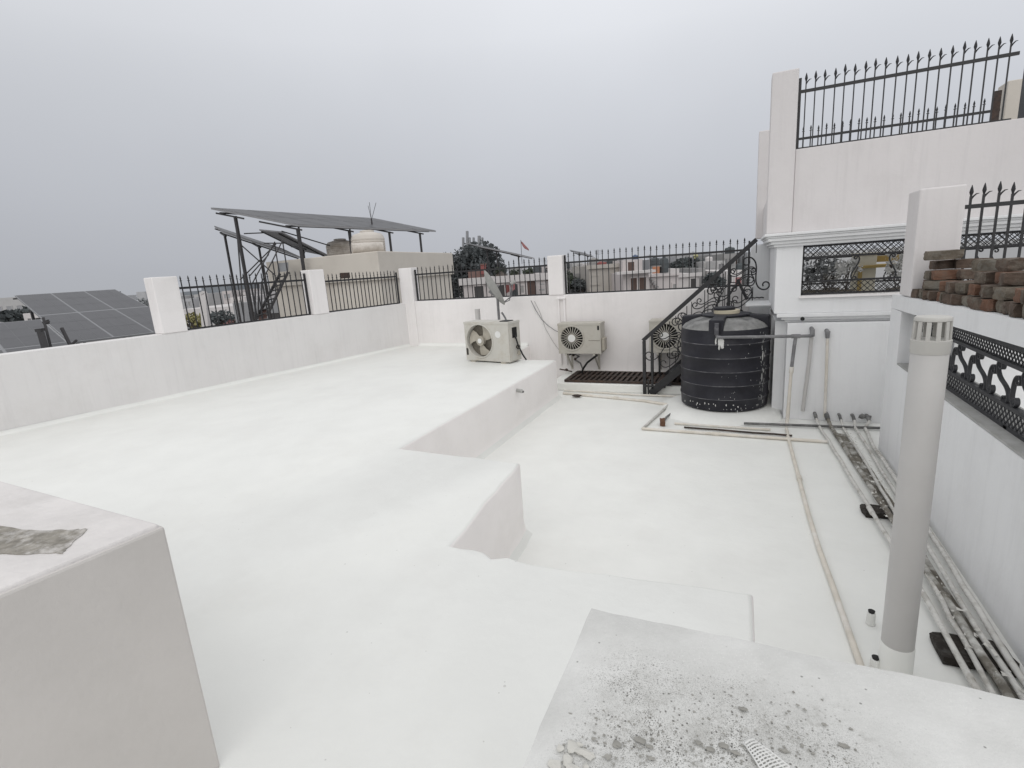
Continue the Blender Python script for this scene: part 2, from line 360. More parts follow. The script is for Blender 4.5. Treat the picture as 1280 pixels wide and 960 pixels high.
p = MB().box((-6.33, 8.718, .3), (-6.03, 8.935, 2.15)); p.build('corner_pillar', 'wall', t, .012)

t = thing('parapet_wall', (-3, 8.85, 0), 'white back parapet wall behind the air conditioners with a pillar near its middle', 'parapet wall')
w = MB().box((-6.03, 8.73, 0), (.05, 8.95, 1.49)); w.build('wall_face', 'wall', t, .008)
p = MB().box((-3.18, 8.715, 1.491), (-2.905, 8.97, 2.17)); p.build('pillar', 'wall', t, .012)
p = MB().box((.052, 8.73, 0), (.50, 8.95, 2.10)); p.build('end_wall', 'wallb', t, .008)
pr = [(8.728, .65), (8.722, .632), (8.712, .62), (8.70, .61), (8.68, .604), (8.66, .6)]
cv = MB(); n = 10; vs = [(-6.03 + (2.40) * i / n, y + random.uniform(-.003, .003), z) for i in range(n + 1) for y, z in pr]; k = len(pr)
cv.add(vs, [(i * k + j, i * k + j + 1, (i + 1) * k + j + 1, (i + 1) * k + j) for i in range(n) for j in range(k - 1)], True); cv.build('cove_fillet', 'floor', t)
# two conduits running down beside the pillar
for dx in (0, .105):
    MB().tube([(-3.0 + dx, 8.705, .25), (-3.0 + dx, 8.705, 1.42), (-3.0 + dx, 8.72, 1.45)], .018).build('conduit', 'wall', t)
MB().tube([(-3.02, 8.70, 1.43), (-2.87, 8.70, 1.43)], .02).build('conduit_clip', 'wall', t)

# ------------------------------------------------------------------ spiked railings
def spear(mb, p, d, h0, h1, w=.012, leaf=0, side=Vector((1, 0, 0))):
    """one upright with a spear head; leaf = size of the curled leaf"""
    b = Vector(p); b0 = b + Vector((0, 0, h0)); tip = b + Vector((0, 0, h1)); L = .085 if leaf else .06
    mb.bar(b0, tip - Vector((0, 0, L)), w, w, up=side)
    c = tip - Vector((0, 0, L)); hw = .0145 if leaf else .012
    rg = [(.006, 0), (hw, L * .35), (hw * .75, L * .6), (.002, L)]
    vs = [c + side * (r * a) + Vector((0, 0, z)) + side.cross(Vector((0, 0, 1))) * (r * .55 * e) for r, z in rg for a, e in ((1, 0), (0, 1), (-1, 0), (0, -1))]
    mb.add(vs, [(i * 4 + j, i * 4 + (j + 1) % 4, i * 4 + 4 + (j + 1) % 4, i * 4 + 4 + j) for i in range(3) for j in range(4)])
    if leaf:
        for sg in ((1,) if leaf > 0 else (1, -1)):
            q = c - Vector((0, 0, .025)); pts = [q, q + side * sg * .014 + Vector((0, 0, .022)), q + side * sg * .032 + Vector((0, 0, .04)), q + side * sg * .05 + Vector((0, 0, .042))]
            mb.tube(pts, [.008, .007, .005, .002], 5)
    else:
        mb.bar(c + side * .016 - Vector((0, 0, .008)), c - side * .016 - Vector((0, 0, .008)), .008, .008)
    return mb
def railing(label, p0, p1, zb, zt, zs, n, cat='railing', posts=(True, True), leaf=0, bw=.012, material='iron', zrail=None, name='spiked_railing', rh=.03, toprail=True):
    """p0,p1 2-D ends; zb bottom rail, zt top rail, zs spike tips"""
    p0 = Vector((*p0, 0)); p1 = Vector((*p1, 0)); d = (p1 - p0).normalized()
    t = thing(name, (p0.x, p0.y, zb), label, cat, 'spiked iron railings along the parapets')
    if toprail: MB().bar(p0 + Vector((0, 0, zt)), p1 + Vector((0, 0, zt)), .02, rh).build('top_rail', material, t)
    if zrail is None: zrail = zb + .012
    MB().bar(p0 + Vector((0, 0, zrail)), p1 + Vector((0, 0, zrail)), .02, .022).build('bottom_rail', material, t)
    for k, (pp, on) in enumerate(((p0, posts[0]), (p1, posts[1]))):
        if on:
            q = pp + d * (.012 if k == 0 else -.012); MB().box((q.x - .013, q.y - .013, zb + .024), (q.x + .013, q.y + .013, zs - .05)).build('post', material, t)
    for i in range(n):
        q = p0 + d * ((p1 - p0).length * (i + .75) / (n + .5)) + Vector((random.uniform(-.004, .004), 0, 0))
        lean = random.uniform(-.004, .004)
        spear(MB(), (q.x, q.y, 0), d, zb + .005, zs + random.uniform(-.012, .008), bw, leaf, d).build('bar', material, t)
    return t
railing('black spiked railing in front of the metal stair and solar stand', LP(4.69, -.1), LP(6.65, -.1), 1.465, 2.045, 2.205, 20)
r2 = railing('black spiked railing with a dark plate, in front of the plain beige house wall', LP(6.95, -.1), LP(8.67, -.1), 1.465, 2.0, 2.13, 20)
q = LP(7.45, -.08); MB().box((q.x - .02, q.y - .11, 2.03), (q.x + .0, q.y + .11, 2.13)).build('plate', 'rust', r2)
railing('black spiked railing between corner pillar and back pillar, satellite dish before it', (-6.02, 8.83), (-3.19, 8.83), 1.492, 2.01, 2.155, 28)
railing('black spiked railing from the back pillar to the stair, above the wall air conditioner', (-2.9, 8.83), (.04, 8.83), 1.492, 2.035, 2.215, 29)

# ------------------------------------------------------------------ curb with grating, floor trench
cb = thing('curb', (-1.2, 8.3, 0), 'low white masonry curb along the foot of the back wall', 'curb')
MB().box((-2.9, 7.80, .0), (.44, 8.728, .128)).build('curb_face', 'floor', cb, .012)
g = thing('floor_grating', (-1.2, 8.2, .13), 'dark rusty bar grating lying on the white curb under the air conditioner', 'grating')
fr = MB(); X0, X1, Y0, Y1 = -2.66, -.1, 7.87, 8.60
for a, b in (((X0, Y0), (X1, Y0)), ((X0, Y1), (X1, Y1)), ((X0, Y0), (X0, Y1)), ((X1, Y0), (X1, Y1)), ((X0, 8.25), (X1, 8.25))): fr.bar((*a, .15), (*b, .15), .035, .035)
fr.build('frame', 'rust', g)
rb = MB(); n = 30
for i in range(n):
    x = X0 + .04 + (X1 - X0 - .08) * i / (n - 1); rb.bar((x, Y0 + .0, .158), (x, Y1, .158), .042, .022)
rb.build('grate_bars', 'rust', g)
MB().box((X0 + .02, Y0 + .02, .1285), (X1 - .02, Y1 - .02, .133)).build('painted_gap_shade', 'dark', g)  # dark sheet on the solid curb, paints the shade between the bars

# ------------------------------------------------------------------ air conditioners
def ac_unit(name, label, loc, rz, w, h, d, enamel, guard):
    """front faces -Y locally, origin at bottom centre"""
    t = thing(name, (0, 0, 0), label, 'air conditioner')
    cx, cz, R = (-w * .17 if guard else -w * .16), h * .52, h * (.40 if guard else .425)
    b = MB(); f = -d / 2
    # shell without its front
    b.add([(-w / 2, f, 0), (w / 2, f, 0), (w / 2, d / 2, 0), (-w / 2, d / 2, 0), (-w / 2, f, h), (w / 2, f, h), (w / 2, d / 2, h), (-w / 2, d / 2, h)],
          [(0, 3, 2, 1), (4, 5, 6, 7), (1, 2, 6, 5), (2, 3, 7, 6), (3, 0, 4, 7)])
    # front panel with round hole
    n = 48; ins = []; outs = []
    for j in range(n):
        a = 2 * pi * j / n; ca, sa = cos(a), sin(a); ins.append((cx + R * ca, f, cz + R * sa))
        ks = []
        if abs(ca) > 1e-6: ks.append(((w / 2 if ca > 0 else -w / 2) - cx) / ca)
        if abs(sa) > 1e-6: ks.append(((h if sa > 0 else 0) - cz) / sa)
        k = min(x for x in ks if x > 0); outs.append((cx + k * ca, f, cz + k * sa))
    b.add(ins + outs, [(j, (j + 1) % n, n + (j + 1) % n, n + j) for j in range(n)])
    for (X, Z) in ((-w / 2, 0), (w / 2, 0), (w / 2, h), (-w / 2, h)):   # fill the corners
        best = sorted(range(n), key=lambda j: (outs[j][0] - X) ** 2 + (outs[j][2] - Z) ** 2)[:2]
        b.add([outs[best[0]], outs[best[1]], (X, f, Z)], [(0, 1, 2)])
    # hole lip
    lip = [(cx + R * cos(2 * pi * j / n), f + .09, cz + R * sin(2 * pi * j / n)) for j in range(n)]
    b.add(ins + lip, [(j, (j + 1) % n, n + (j + 1) % n, n + j) for j in range(n)], True)
    b.build('casing', enamel, t)
    tp = MB().box((-w / 2 - .006, f - .006, h - .03), (w / 2 + .006, d / 2 + .006, h + .008)); tp.build('top_cover', enamel, t, .004)
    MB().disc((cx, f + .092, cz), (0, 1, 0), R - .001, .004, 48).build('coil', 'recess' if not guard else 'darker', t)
    rim = MB().tube([(cx + (R + .006) * cos(2 * pi * j / 40), f - .003, cz + (R + .006) * sin(2 * pi * j / 40)) for j in range(41)], .011, 6); rim.build('fan_rim', enamel, t)
    if not guard:
        fan = MB()
        for k in range(3):
            a0 = 2 * pi * k / 3 + .5; vs = []
            for i in range(7):
                a = a0 + (i / 6 - .5) * 1.05
                for r in (.28, .62, .93): vs.append((cx + R * r * cos(a + (r - .28) * .5), f + .05 - .045 * (i / 6 - .5) * r, cz + R * r * sin(a + (r - .28) * .5)))
            fan.add(vs, [(i * 3 + j, i * 3 + j + 1, i * 3 + j + 4, i * 3 + j + 3) for i in range(6) for j in range(2)], True)
        fan.disc((cx, f + .04, cz), (0, 1, 0), R * .30, .06, 28); fan.build('fan', 'fan', t)
        MB().disc((cx, f + .006, cz), (0, 1, 0), R * .15, .012, 20).build('hub_cap', 'sticker', t)
        MB().disc((w * .27, f - .003, h * .70), (0, 1, 0), .052, .003, 24).build('sticker', 'sticker', t)
        MB().box((-w / 2 + .012, f - .004, h * .14), (-w / 2 + .05, f - .001, h * .32)).build('vent_slot', 'dark', t)
        sp = MB().box((w / 2 + .001, f + .03, .02), (w / 2 + .012, d / 2 - .08, h - .06)); sp.build('side_panel', enamel, t)
        MB().box((w / 2 + .0125, f + .08, h * .60), (w / 2 + .016, f + .2, h * .86)).build('terminal_opening', 'rubber', t)
        va = MB()
        for z in (.10, .20): va.tube([(w / 2, f + .2, z), (w / 2 + .05, f + .2, z)], .02).tube([(w / 2 + .035, f + .2, z), (w / 2 + .035, f + .2, z + .05)], .016)
        va.build('valve', 'fan', t)
        ca = MB(); ca.tube([(w / 2 + .016, f + .14, h * .66), (w / 2 + .05, f + .13, h * .55), (w / 2 + .07, f + .14, h * .38), (w / 2 + .085, f + .16, h * .30), (w / 2 + .12, f + .17, h * .16), (w / 2 + .16, f + .2, .012)], .012)
        ca.tube([(w / 2 + .06 + .03 * cos(x), f + .15, h * .36 + .03 * sin(x)) for x in [i * .6 for i in range(10)]], .008); ca.build('cable', 'rubber', t)
        MB().box((w * .28, f + .05, h + .009), (w * .46, f + .2, h + .02)).build('cover_plate', 'rubber', t, .004)
        for x in (-.36, .34): MB().box((w * x - .03, f - .015, -.022), (w * x + .06, d / 2 + .01, -.001)).build('foot', 'fan', t)
    else:
        gd = MB(); nb = 24
        for k in range(nb):
            a = 2 * pi * k / nb; gd.bar((cx + R * .3 * cos(a), f - .008, cz + R * .3 * sin(a)), (cx + R * cos(a + .12), f - .004, cz + R * sin(a + .12)), .0095, .006, up=(0, 1, 0))
        for rr in (.97,): gd.tube([(cx + R * rr * cos(2 * pi * j / 32), f - .004, cz + R * rr * sin(2 * pi * j / 32)) for j in range(33)], .004, 5)
        gd.build('fan_guard', enamel, t)
        MB().disc((cx, f - .012, cz), (0, 1, 0), R * .31, .012, 24).build('hub_cap', 'sticker', t)
        MB().box((w * .22, f - .004, h * .43), (w / 2 - .01, f - .001, h * .442)).build('panel_seam', 'recess', t)
        MB().box((w / 2 - .05, f - .006, h * .78), (w / 2 - .02, f - .001, h * .92)).build('handle_recess', 'rubber', t)
        vb = MB().box((w / 2 + .001, f + .05, h * .08), (w / 2 + .05, d / 2 - .06, h * .5)); vb.build('valve_cover', 'fan', t, .01)
        for x in (-.33, .33):
            br = MB().bar((w * x, d / 2 + .06, -.02), (w * x, f, -.02), .035, .03).bar((w * x, d / 2 + .06, -.32), (w * x, f + .05, -.03), .025, .02).bar((w * x, d / 2 + .055, -.34), (w * x, d / 2 + .055, -.005), .035, .01, up=(0, 1, 0))
            br.build('bracket', enamel, t)
    t.location = loc; t.rotation_euler.z = rz
    return t
ac_unit('air_conditioner', 'open-fronted cream air conditioner standing on the white deck, three fan blades showing', (-3.60, 7.20, .622), radians(-12), .86, .60, .30, 'acw', False)
ac2 = ac_unit('air_conditioner', 'cream air conditioner with slatted round guard hung on back wall beside pillar', (-2.545, 8.49, .515), 0, .74, .51, .28, 'acg', True)
dup(ac2, (1.53, 0, .02), 'wall-hung air conditioner half hidden behind the black iron stair')
# pipes hanging below the wall unit
ph = tag(MB().tube([(-2.24, 8.36, .49), (-2.30, 8.36, .45), (-2.42, 8.36, .36), (-2.50, 8.37, .25), (-2.53, 8.38, .17)], .017).build('drain_hose', 'rubber'), 'black hose curving down from wall air conditioner to the grating', 'hose')
vt = thing('valve_set', (-2.75, 8.62, .3), 'tangle of small rusty valves and pipe below wall air conditioner', 'valve')
vv = MB()
vv.tube([(-2.83, 8.6, .46), (-2.7, 8.6, .455), (-2.64, 8.61, .42), (-2.72, 8.62, .36), (-2.62, 8.62, .3), (-2.6, 8.66, .2)], .012)
vv.build('pipe', 'greypipe', vt)
v2 = MB()
for x, z in ((-2.8, .46), (-2.73, .44), (-2.70, .38)): v2.blob((x, 8.59, z), .028, int(x * 100), (1, .8, .8))
v2.build('valve_body', 'rust', vt)
tp = thing('tap', (-2.86, 8.5, .13), 'small rusty tap at the foot of the two conduits', 'tap')
MB().tube([(-2.98, 8.55, .2), (-2.85, 8.5, .19), (-2.74, 8.5, .17)], .012).blob((-2.84, 8.5, .2), .03, 4).build('tap_body', 'rust', tp)
# cables slung on the wall
tag(MB().tube([(-3.5, 8.66, 1.42), (-3.44, 8.7, 1.25), (-3.34, 8.71, 1.08), (-3.22, 8.71, .96), (-3.1, 8.7, .88), (-3.01, 8.68, .84)], .006, 6).build('cable', 'greypipe'), 'thin grey cable sagging from railing to conduit on back wall, upper one', 'cable')
tag(MB().tube([(-3.45, 8.70, 1.4), (-3.36, 8.71, 1.2), (-3.27, 8.71, .9), (-3.15, 8.71, .68), (-3.02, 8.7, .5)], .004, 6).build('cable', 'sill'), 'thin pale cable running diagonally down back wall, lower one', 'cable')
# dish and stub behind the free-standing unit
ds = thing('satellite_dish', (-3.9, 8.1, .6), 'grey satellite dish on a pole, seen edge-on behind the air conditioner', 'satellite dish')
MB().tube([(-3.89, 8.1, .6), (-3.89, 8.1, 1.70)], .024).build('pole', 'greypipe', ds)
c = Vector((-4.0, 8.06, 1.66)); nn = Vector((.80, .62, .50)).normalized(); uu = Vector((0, 0, 1)); uu = (uu - nn * uu.dot(nn)).normalized(); vv_ = nn.cross(uu)
dm = MB(); vs = []
for i in range(6):
    r = .31 * i / 5
    for j in range(24):
        a = 2 * pi * j / 24; vs.append(c + uu * r * 1.1 * cos(a) + vv_ * r * sin(a) + nn * (.9 * r * r))
dm.add(vs, [(i * 24 + j, i * 24 + (j + 1) % 24, (i + 1) * 24 + (j + 1) % 24, (i + 1) * 24 + j) for i in range(5) for j in range(24)], True)
dm.build('reflector', 'sill', ds)
MB().bar(c - nn * .02, Vector((-3.89, 8.1, 1.55)), .05, .05).bar((-3.95, 8.08, 1.62), (-3.86, 8.12, 1.74), .09, .03).build('bracket', 'greypipe', ds)
e = c - uu * .3 + nn * .07
MB().tube([e, e + nn * .2 + uu * .02, c + nn * .40 - uu * .10], .011).tube([e + vv_ * .02, e + nn * .12 + vv_ * .12, c + nn * .38 - uu * .08], .007).build('feed_arm', 'greypipe', ds)
MB().disc(c + nn * .41 - uu * .09, nn, .03, .09, 12).build('feed_horn', 'sill', ds)
MB().tube([(-3.82, 8.08, 1.28), (-3.77, 8.1, 1.18), (-3.75, 8.1, 1.12)], .016).build('cable_end', 'greypipe', ds)
tag(MB().tube([(-4.22, 7.95, .6), (-4.22, 7.95, 1.36)], .045, 16).build('pipe_stub', 'pvc'), 'short upright white pipe stub behind the cream air conditioner', 'pipe')

# ------------------------------------------------------------------ black water tank
TC = Vector((-.235, 7.17, 0)); TR = .533; ZB = .085
pl = MB(); n = 40; prof = [(1.06, .0), (1.0, .025), (.88, .06), (.72, .078), (.6, .084), (.3, .086)]
vs = []
for k, (r, z) in enumerate(prof):
    for j in range(n):
        a = 2 * pi * j / n; s_ = (1 + .06 * sin(3 * a + 1) + .04 * sin(7 * a)) if k < 3 else 1
        x = TC.x + r * .78 * cos(a) * s_; y = TC.y + r * .76 * sin(a) * s_
        vs.append((min(x, .44 if y > 6.79 else 9), y, z))
pl.add(vs, [(i * n + j, i * n + (j + 1) % n, (i + 1) * n + (j + 1) % n, (i + 1) * n + j) for i in range(len(prof) - 1) for j in range(n)] + [tuple((len(prof) - 1) * n + j for j in range(n))], True)
tag(pl.build('tank_plinth', 'floor'), 'rough white plaster plinth under the black water tank', 'plinth')
tk = thing('water_tank', (TC.x, TC.y, ZB + .002), 'big black ribbed water tank with dusty domed top and paint drips', 'water tank')
prof = [(TR - .03, ZB + .003), (TR - .008, ZB + .02)]; rings = [ZB + .16 + .172 * i for i in range(5)]
for z in rings: prof += [(TR, z - .018), (TR + .007, z - .008), (TR + .007, z + .008), (TR, z + .018)]
prof += [(TR, 1.06), (TR - .012, 1.10)]
MB().lathe(prof, (TC.x, TC.y, 0), 64).build('body', 'tank', tk)
for z in rings: MB().lathe([(TR + .0075, z - .004), (TR + .0085, z), (TR + .0075, z + .004)], (TC.x, TC.y, 0), 64, cap=False).build('ring', 'ring', tk)
MB().lathe([(TR - .012, 1.10), (TR - .05, 1.145), (TR - .13, 1.19), (TR - .24, 1.225), (.2, 1.235), (.19, 1.24)], (TC.x, TC.y, 0), 64).build('dome', 'dust', tk)
for k in range(4):
    a = radians(-90 - 9 + 90 * k); ca, sa = cos(a), sin(a); lug = MB()
    def P(r, s_, z): return Vector((TC.x + r * ca - s_ * sa, TC.y + r * sa + s_ * ca, z))
    wd = .085; lo = .06 if k == 2 else 0
    vs = [P(.2, -wd, 1.16), P(TR - .004, -wd, 1.06), P(TR - .004, wd, 1.06), P(.2, wd, 1.16), P(.2, -wd * .8, 1.262 - lo), P(TR - .012, -wd, 1.232 - lo), P(TR - .012, wd, 1.232 - lo), P(.2, wd * .8, 1.262 - lo)]
    lug.hexa(vs); lug.build('lug', 'tank', tk, .012)
MB().lathe([(.29, 1.235), (.295, 1.245), (.29, 1.257), (.16, 1.262)], (TC.x + .02, TC.y, 0), 40).build('neck_rim', 'tank', tk)
MB().lathe([(.155, 1.262), (.155, 1.30), (.145, 1.304)], (TC.x + .02, TC.y, 0), 40).build('lid_seal', 'cream', tk)
MB().lathe([(.10, 1.3045), (.13, 1.306), (.13, 1.333), (.12, 1.338), (.06, 1.34)], (TC.x - .01, TC.y, 0), 40).build('lid', 'tank', tk)
# white paint that ran down the shell
sp = MB(); rd = random.Random(5)
def shell(a, z, o=.0035): return Vector((TC.x + (TR + o) * cos(a), TC.y + (TR + o) * sin(a), z))
def splat(a, z, da, dz, n=9):
    c0 = shell(a, z, .009); vs = [c0] + [shell(a + da * cos(2 * pi * j / n) * rd.uniform(.5, 1.2), z + dz * sin(2 * pi * j / n) * rd.uniform(.5, 1.2), .0085) for j in range(n)]
    sp.add(vs, [(0, 1 + j, 1 + (j + 1) % n) for j in range(n)])
for k in range(75):
    a = radians(rd.gauss(-33, 3.4)); z = rd.uniform(.15, 1.06); splat(a, z, rd.uniform(.002, .009), rd.uniform(.005, .03))
for k in range(30): splat(radians(rd.uniform(-150, -30)), rd.uniform(.1, .2), rd.uniform(.004, .016), rd.uniform(.004, .018))
for k in range(26): splat(radians(rd.uniform(-95, -30)), rd.uniform(.1, 1.0), rd.uniform(.002, .007), rd.uniform(.003, .01))
for z in (.76, .5): splat(radians(-35), z, .016, .06)
for k in range(22): splat(radians(-92 + rd.gauss(0, 2.6)), 1.0 - abs(rd.gauss(0, .05)), rd.uniform(.008, .03), rd.uniform(.01, .05))
sp.build('paint_drips', 'splash', tk)

# ------------------------------------------------------------------ iron stair with scrollwork
def clothoid(n, turns, L=1.0, sym=False, ex=3.2):
    """S-scroll (or C-scroll when sym) as unit 2-D polyline, both ends curled"""
    pts = []; x = y = 0; N = n
    for i in range(N + 1):
        s_ = -1 + 2 * i / N
        th = turns * 2 * pi / 3.2 * (abs(s_) ** ex) * ((1 if s_ > 0 else -1) if sym else 1)
        x += cos(th) / N * 2; y += sin(th) / N * 2; pts.append((x, y))
    cx = (pts[0][0] + pts[-1][0]) / 2; cy = (pts[0][1] + pts[-1][1]) / 2
    xs = [p[0] for p in pts]; sc = L / (max(xs) - min(xs))
    return [((p[0] - cx) * sc, (p[1] - cy) * sc) for p in pts]
def place2(pts, c, ang, U, V, flip=1):
    c = Vector(c); U = Vector(U); V = Vector(V); ca, sa = cos(ang), sin(ang)
    return [c + U * (x * ca - flip * y * sa) + V * (x * sa + flip * y * ca) for x, y in pts]
S3 = clothoid(70, 3.5, 1, False, 2.1); C3 = clothoid(60, 3.0, 1, True, 2.1); S2 = clothoid(64, 3.7, 1, False, 2.3); S1 = clothoid(54, 3.6); C1 = clothoid(54, 3.4, 1, True)
UX, UZ, UY = (1, 0, 0), (0, 0, 1), (0, 1, 0)
st = thing('iron_stair', (-1.3, 8.05, 0), 'black iron stair with scrollwork handrails climbing behind the water tank', 'staircase')
SX0, SX1 = -1.33, -.02; SL = 1.32 / 1.47
def sz(x): return (x - SX0) * SL
for y in (7.72, 8.44):
    MB().bar((SX0 + .06, y, .02), (SX1, y, sz(SX1) - .03), .03, .11).build('stringer', 'iron', st)
    MB().bar((-1.37, y, .83), (.11, y, 2.155), .05, .055).build('handrail', 'iron', st)
    MB().bar((-1.355, y, .002), (-1.355, y, .82), .045, .045).build('post', 'iron', st)
    MB().bar((-1.24, y, .10), (-1.24, y, .93), .03, .03).build('post', 'iron', st)
    MB().bar((-.22, y, 1.02), (-.22, y, 1.83), .022, .022).build('post', 'iron', st)
for k in range(6):
    x = SX0 + .14 + .205 * k; z = sz(x) + .05
    tr = MB().box((x - .02, 7.736, z - .03), (x + .22, 8.424, z - .016)); tr.build('tread', 'ironb', st, .004)
MB().bar((-1.355, 7.72, .14), (-1.05, 7.72, .13), .025, .025).bar((-1.30, 7.72, .005), (-1.30, 7.72, .24), .02, .02).build('foot_brace', 'iron', st)
rd = random.Random(11)
for y in (7.72, 8.44):
    for i in range(5):
        x = -1.10 + i * .235; zc = sz(x) + .50; sc = MB()
        sc.tube(place2([(a * .46, b * .46) for a, b in S2], (x + .02, y, zc - .02), radians(60 + (10 if i % 2 else 0)), UX, UZ, 1 if i % 2 else -1), .0085, 6)
        sc.tube(place2([(a * .30, b * .30) for a, b in C3], (x + .12, y + .002, zc - .16), radians(42), UX, UZ), .008, 6)
        sc.tube(place2([(a * .28, b * .28) for a, b in S2], (x + .12, y - .002, zc + .19), radians(35), UX, UZ, -1), .008, 6)
        sc.bar((x + .11, y, sz(x + .11) + .04), (x + .11, y, sz(x + .11) + .83 - .03), .011, .011)
        sc.build('scroll_panel', 'iron', st)
# landing and its small guard
MB().box((-.0, 7.70, 1.285), (.308, 8.46, 1.30)).build('landing', 'wallb', st)
lg = MB(); lg.tube(place2([(a * .46, b * .46) for a, b in S2], (.12, 8.35, 1.70), radians(88), UX, UZ, 1), .011, 6)
lg.bar((.09, 8.36, 1.31), (.09, 8.36, 1.5), .013, .013); lg.bar((.12, 8.36, 1.98), (.12, 8.36, 2.12), .012, .012)
lg.tube([(.0 + .03 * i, 8.35, 1.345 + .008 * (i % 2)) for i in range(9)], .010, 6)
lg.build('guard_scroll', 'iron', st)
MB().bar((-.12, 8.44, 1.62), (.02, 8.44, 1.32), .04, .04).build('landing_strut', 'iron', st)

# ------------------------------------------------------------------ upper house block on the right (front at y=6.8)
hs = thing('terrace_house', (1.5, 7.9, 0), 'white terrace block with open grilled gallery, moulded cornices and upper parapet', 'building')
FX = 5.0; FY = 6.8
lw = MB().box((.455, FY, 0), (FX, 7.02, 1.16)); lw.box((.335, 7.022, 0), (.6, 8.72, 1.16)); lw.build('lower_wall', 'wallb', hs, .006)  # second box added to bring a lit face into the dark tank gap
def cornice(z0, steps, mat_='wallb', nm='cornice', x0=.31):
    """stepped moulding along the front and the left side"""
    c_ = MB(); z = z0
    for dz, out in steps:
        c_.box((x0 - out, FY - out, z), (FX, 7.06, z + dz)).box((x0 - out, 7.06, z), (x0 + .12, 8.72, z + dz)); z += dz
    return c_.build(nm, mat_, hs, .006)
cornice(1.163, [(.03, -.09), (.035, -.05), (.045, .0)], x0=.34)
bw = MB().box((.31, FY + .02, 1.275), (.575, 7.05, 2.03)).box((.31, 7.05, 1.275), (.42, 8.70, 2.03)).box((.575, FY + .02, 1.275), (FX, 7.05, 1.445)); bw.build('gallery_wall', 'wallb', hs)
MB().box((.56, FY - .012, 1.446), (FX, 7.06, 1.47)).build('gallery_sill', 'wall', hs)
cornice(2.032, [(.03, .02), (.035, .05), (.035, .085), (.02, .10), (.03, .125)], 'wallb', 'cornice', .30)
MB().box((.36, 7.2, 1.28), (FX, 8.7, 1.30)).build('gallery_floor', 'floor', hs)
uw = MB().box((.455, FY + .04, 2.184), (FX, FY + .26, 3.06)).box((.20, 7.26, 2.184), (.42, 8.9, 2.6)).box((.42, 8.75, 2.184), (FX, 8.95, 3.05)); uw.build('upper_wall', 'wallu', hs, .006)
MB().box((.195, FY + .01, 2.184), (.452, FY + .27, 3.86)).build('pillar', 'wallu', hs, .012)
MB().box((.11, 8.72, 2.184), (.40, 9.0, 3.66)).build('pillar', 'wallu', hs, .012)
MB().disc((.60, FY - .055, 1.215), (0, 1, 0), .022, .02, 16).build('drain_hole', 'rubber', hs)
tail = MB().box((2.91, 9.05, 2.6), (3.5, 9.35, 3.86)); tail.build('stair_head_wall', 'nb', hs, .01)
MB().box((2.355, FY + .05, 3.062), (2.47, FY + .2, 3.86)).build('post', 'iron', hs)

railing('tall black spiked railing with curled leaf spears along the top of the right terrace', (.462, FY + .15), (2.29, FY + .15), 3.065, 3.655, 3.84, 20, leaf=1, bw=.011, posts=(True, False))
rr_ = railing('black spiked railing on far side of the right terrace, half hidden by its parapet', (.41, 8.85), (2.80, 8.85), 3.05, 3.50, 3.655, 25, bw=.014, posts=(False, False))
MB().box((2.72, 8.82, 3.05), (2.79, 8.88, 3.72)).build('post', 'rust', rr_)

def lattice(mb, u0, u1, v0, v1, fn, step=.055, w=.007, t=.006, axis=(0, 1, 0)):
    """diamond lattice in the rectangle, fn maps (u, v) to a point"""
    H = v1 - v0; k = u0 - H
    while k < u1:
        for sg in (1, -1):
            a = [k, v0] if sg > 0 else [k, v1]; b = [k + H, v1] if sg > 0 else [k + H, v0]
            if a[0] < u0: f = (u0 - a[0]) / H; a = [u0, a[1] + (b[1] - a[1]) * f]
            if b[0] > u1: f = (u1 - k) / H; b = [u1, (v0 + H * f) if sg > 0 else (v1 - H * f)]
            if b[0] - a[0] > .004: mb.bar(fn(*a), fn(*b), w, t, up=axis)
        k += step
def gallery_grille(label, y, x0, x1, z0, z1, cat='grille', mt='iron', scale=1):
    t = thing('iron_grille', ((x0 + x1) / 2, y, z0), label, cat, 'ornamental iron grilles of the gallery')
    H = z1 - z0; f = MB()
    for z in (z0 + .012, z0 + H * .27, z1 - H * .25, z1 - .012): f.bar((x0, y, z), (x1, y, z), .02, .022)
    for x in (x0 + .01, x1 - .01): f.bar((x, y, z0), (x, y, z1), .02, .02, up=(0, 1, 0))
    f.build('frame', mt, t)
    l1 = MB(); lattice(l1, x0 + .02, x1 - .02, z0 + .02, z0 + H * .26, lambda u, v: (u, y, v), .06); l1.build('lower_lattice', mt, t)
    l2 = MB(); lattice(l2, x0 + .02, x1 - .02, z1 - H * .24, z1 - .02, lambda u, v: (u, y, v), .06); l2.build('upper_lattice', mt, t)
    n = max(2, int((x1 - x0) / .34)); zc = z0 + H * .51; a = H * .44
    for i in range(n):
        x = x0 + (x1 - x0) * (i + .5) / n
        MB().tube(place2([(p * a * .95, q * a * .95) for p, q in S1], (x, y + .0, zc), radians(62 if i % 2 else 118), UX, UZ, 1 if i % 2 else -1), .0085, 6).build('scroll', mt, t)
    return t
gallery_grille('black iron grille across the gallery opening, lattice above and below, pale plants behind', FY + .10, .578, 1.96, 1.472, 2.03)
gallery_grille('black iron grille of the gallery seen to the right of the wall-end pillar', FY + .10, 1.97, 3.6, 1.472, 2.03)
gallery_grille('black iron grille on far side of the gallery, behind the pale plants', 8.55, .45, 3.4, 1.302, 2.03)
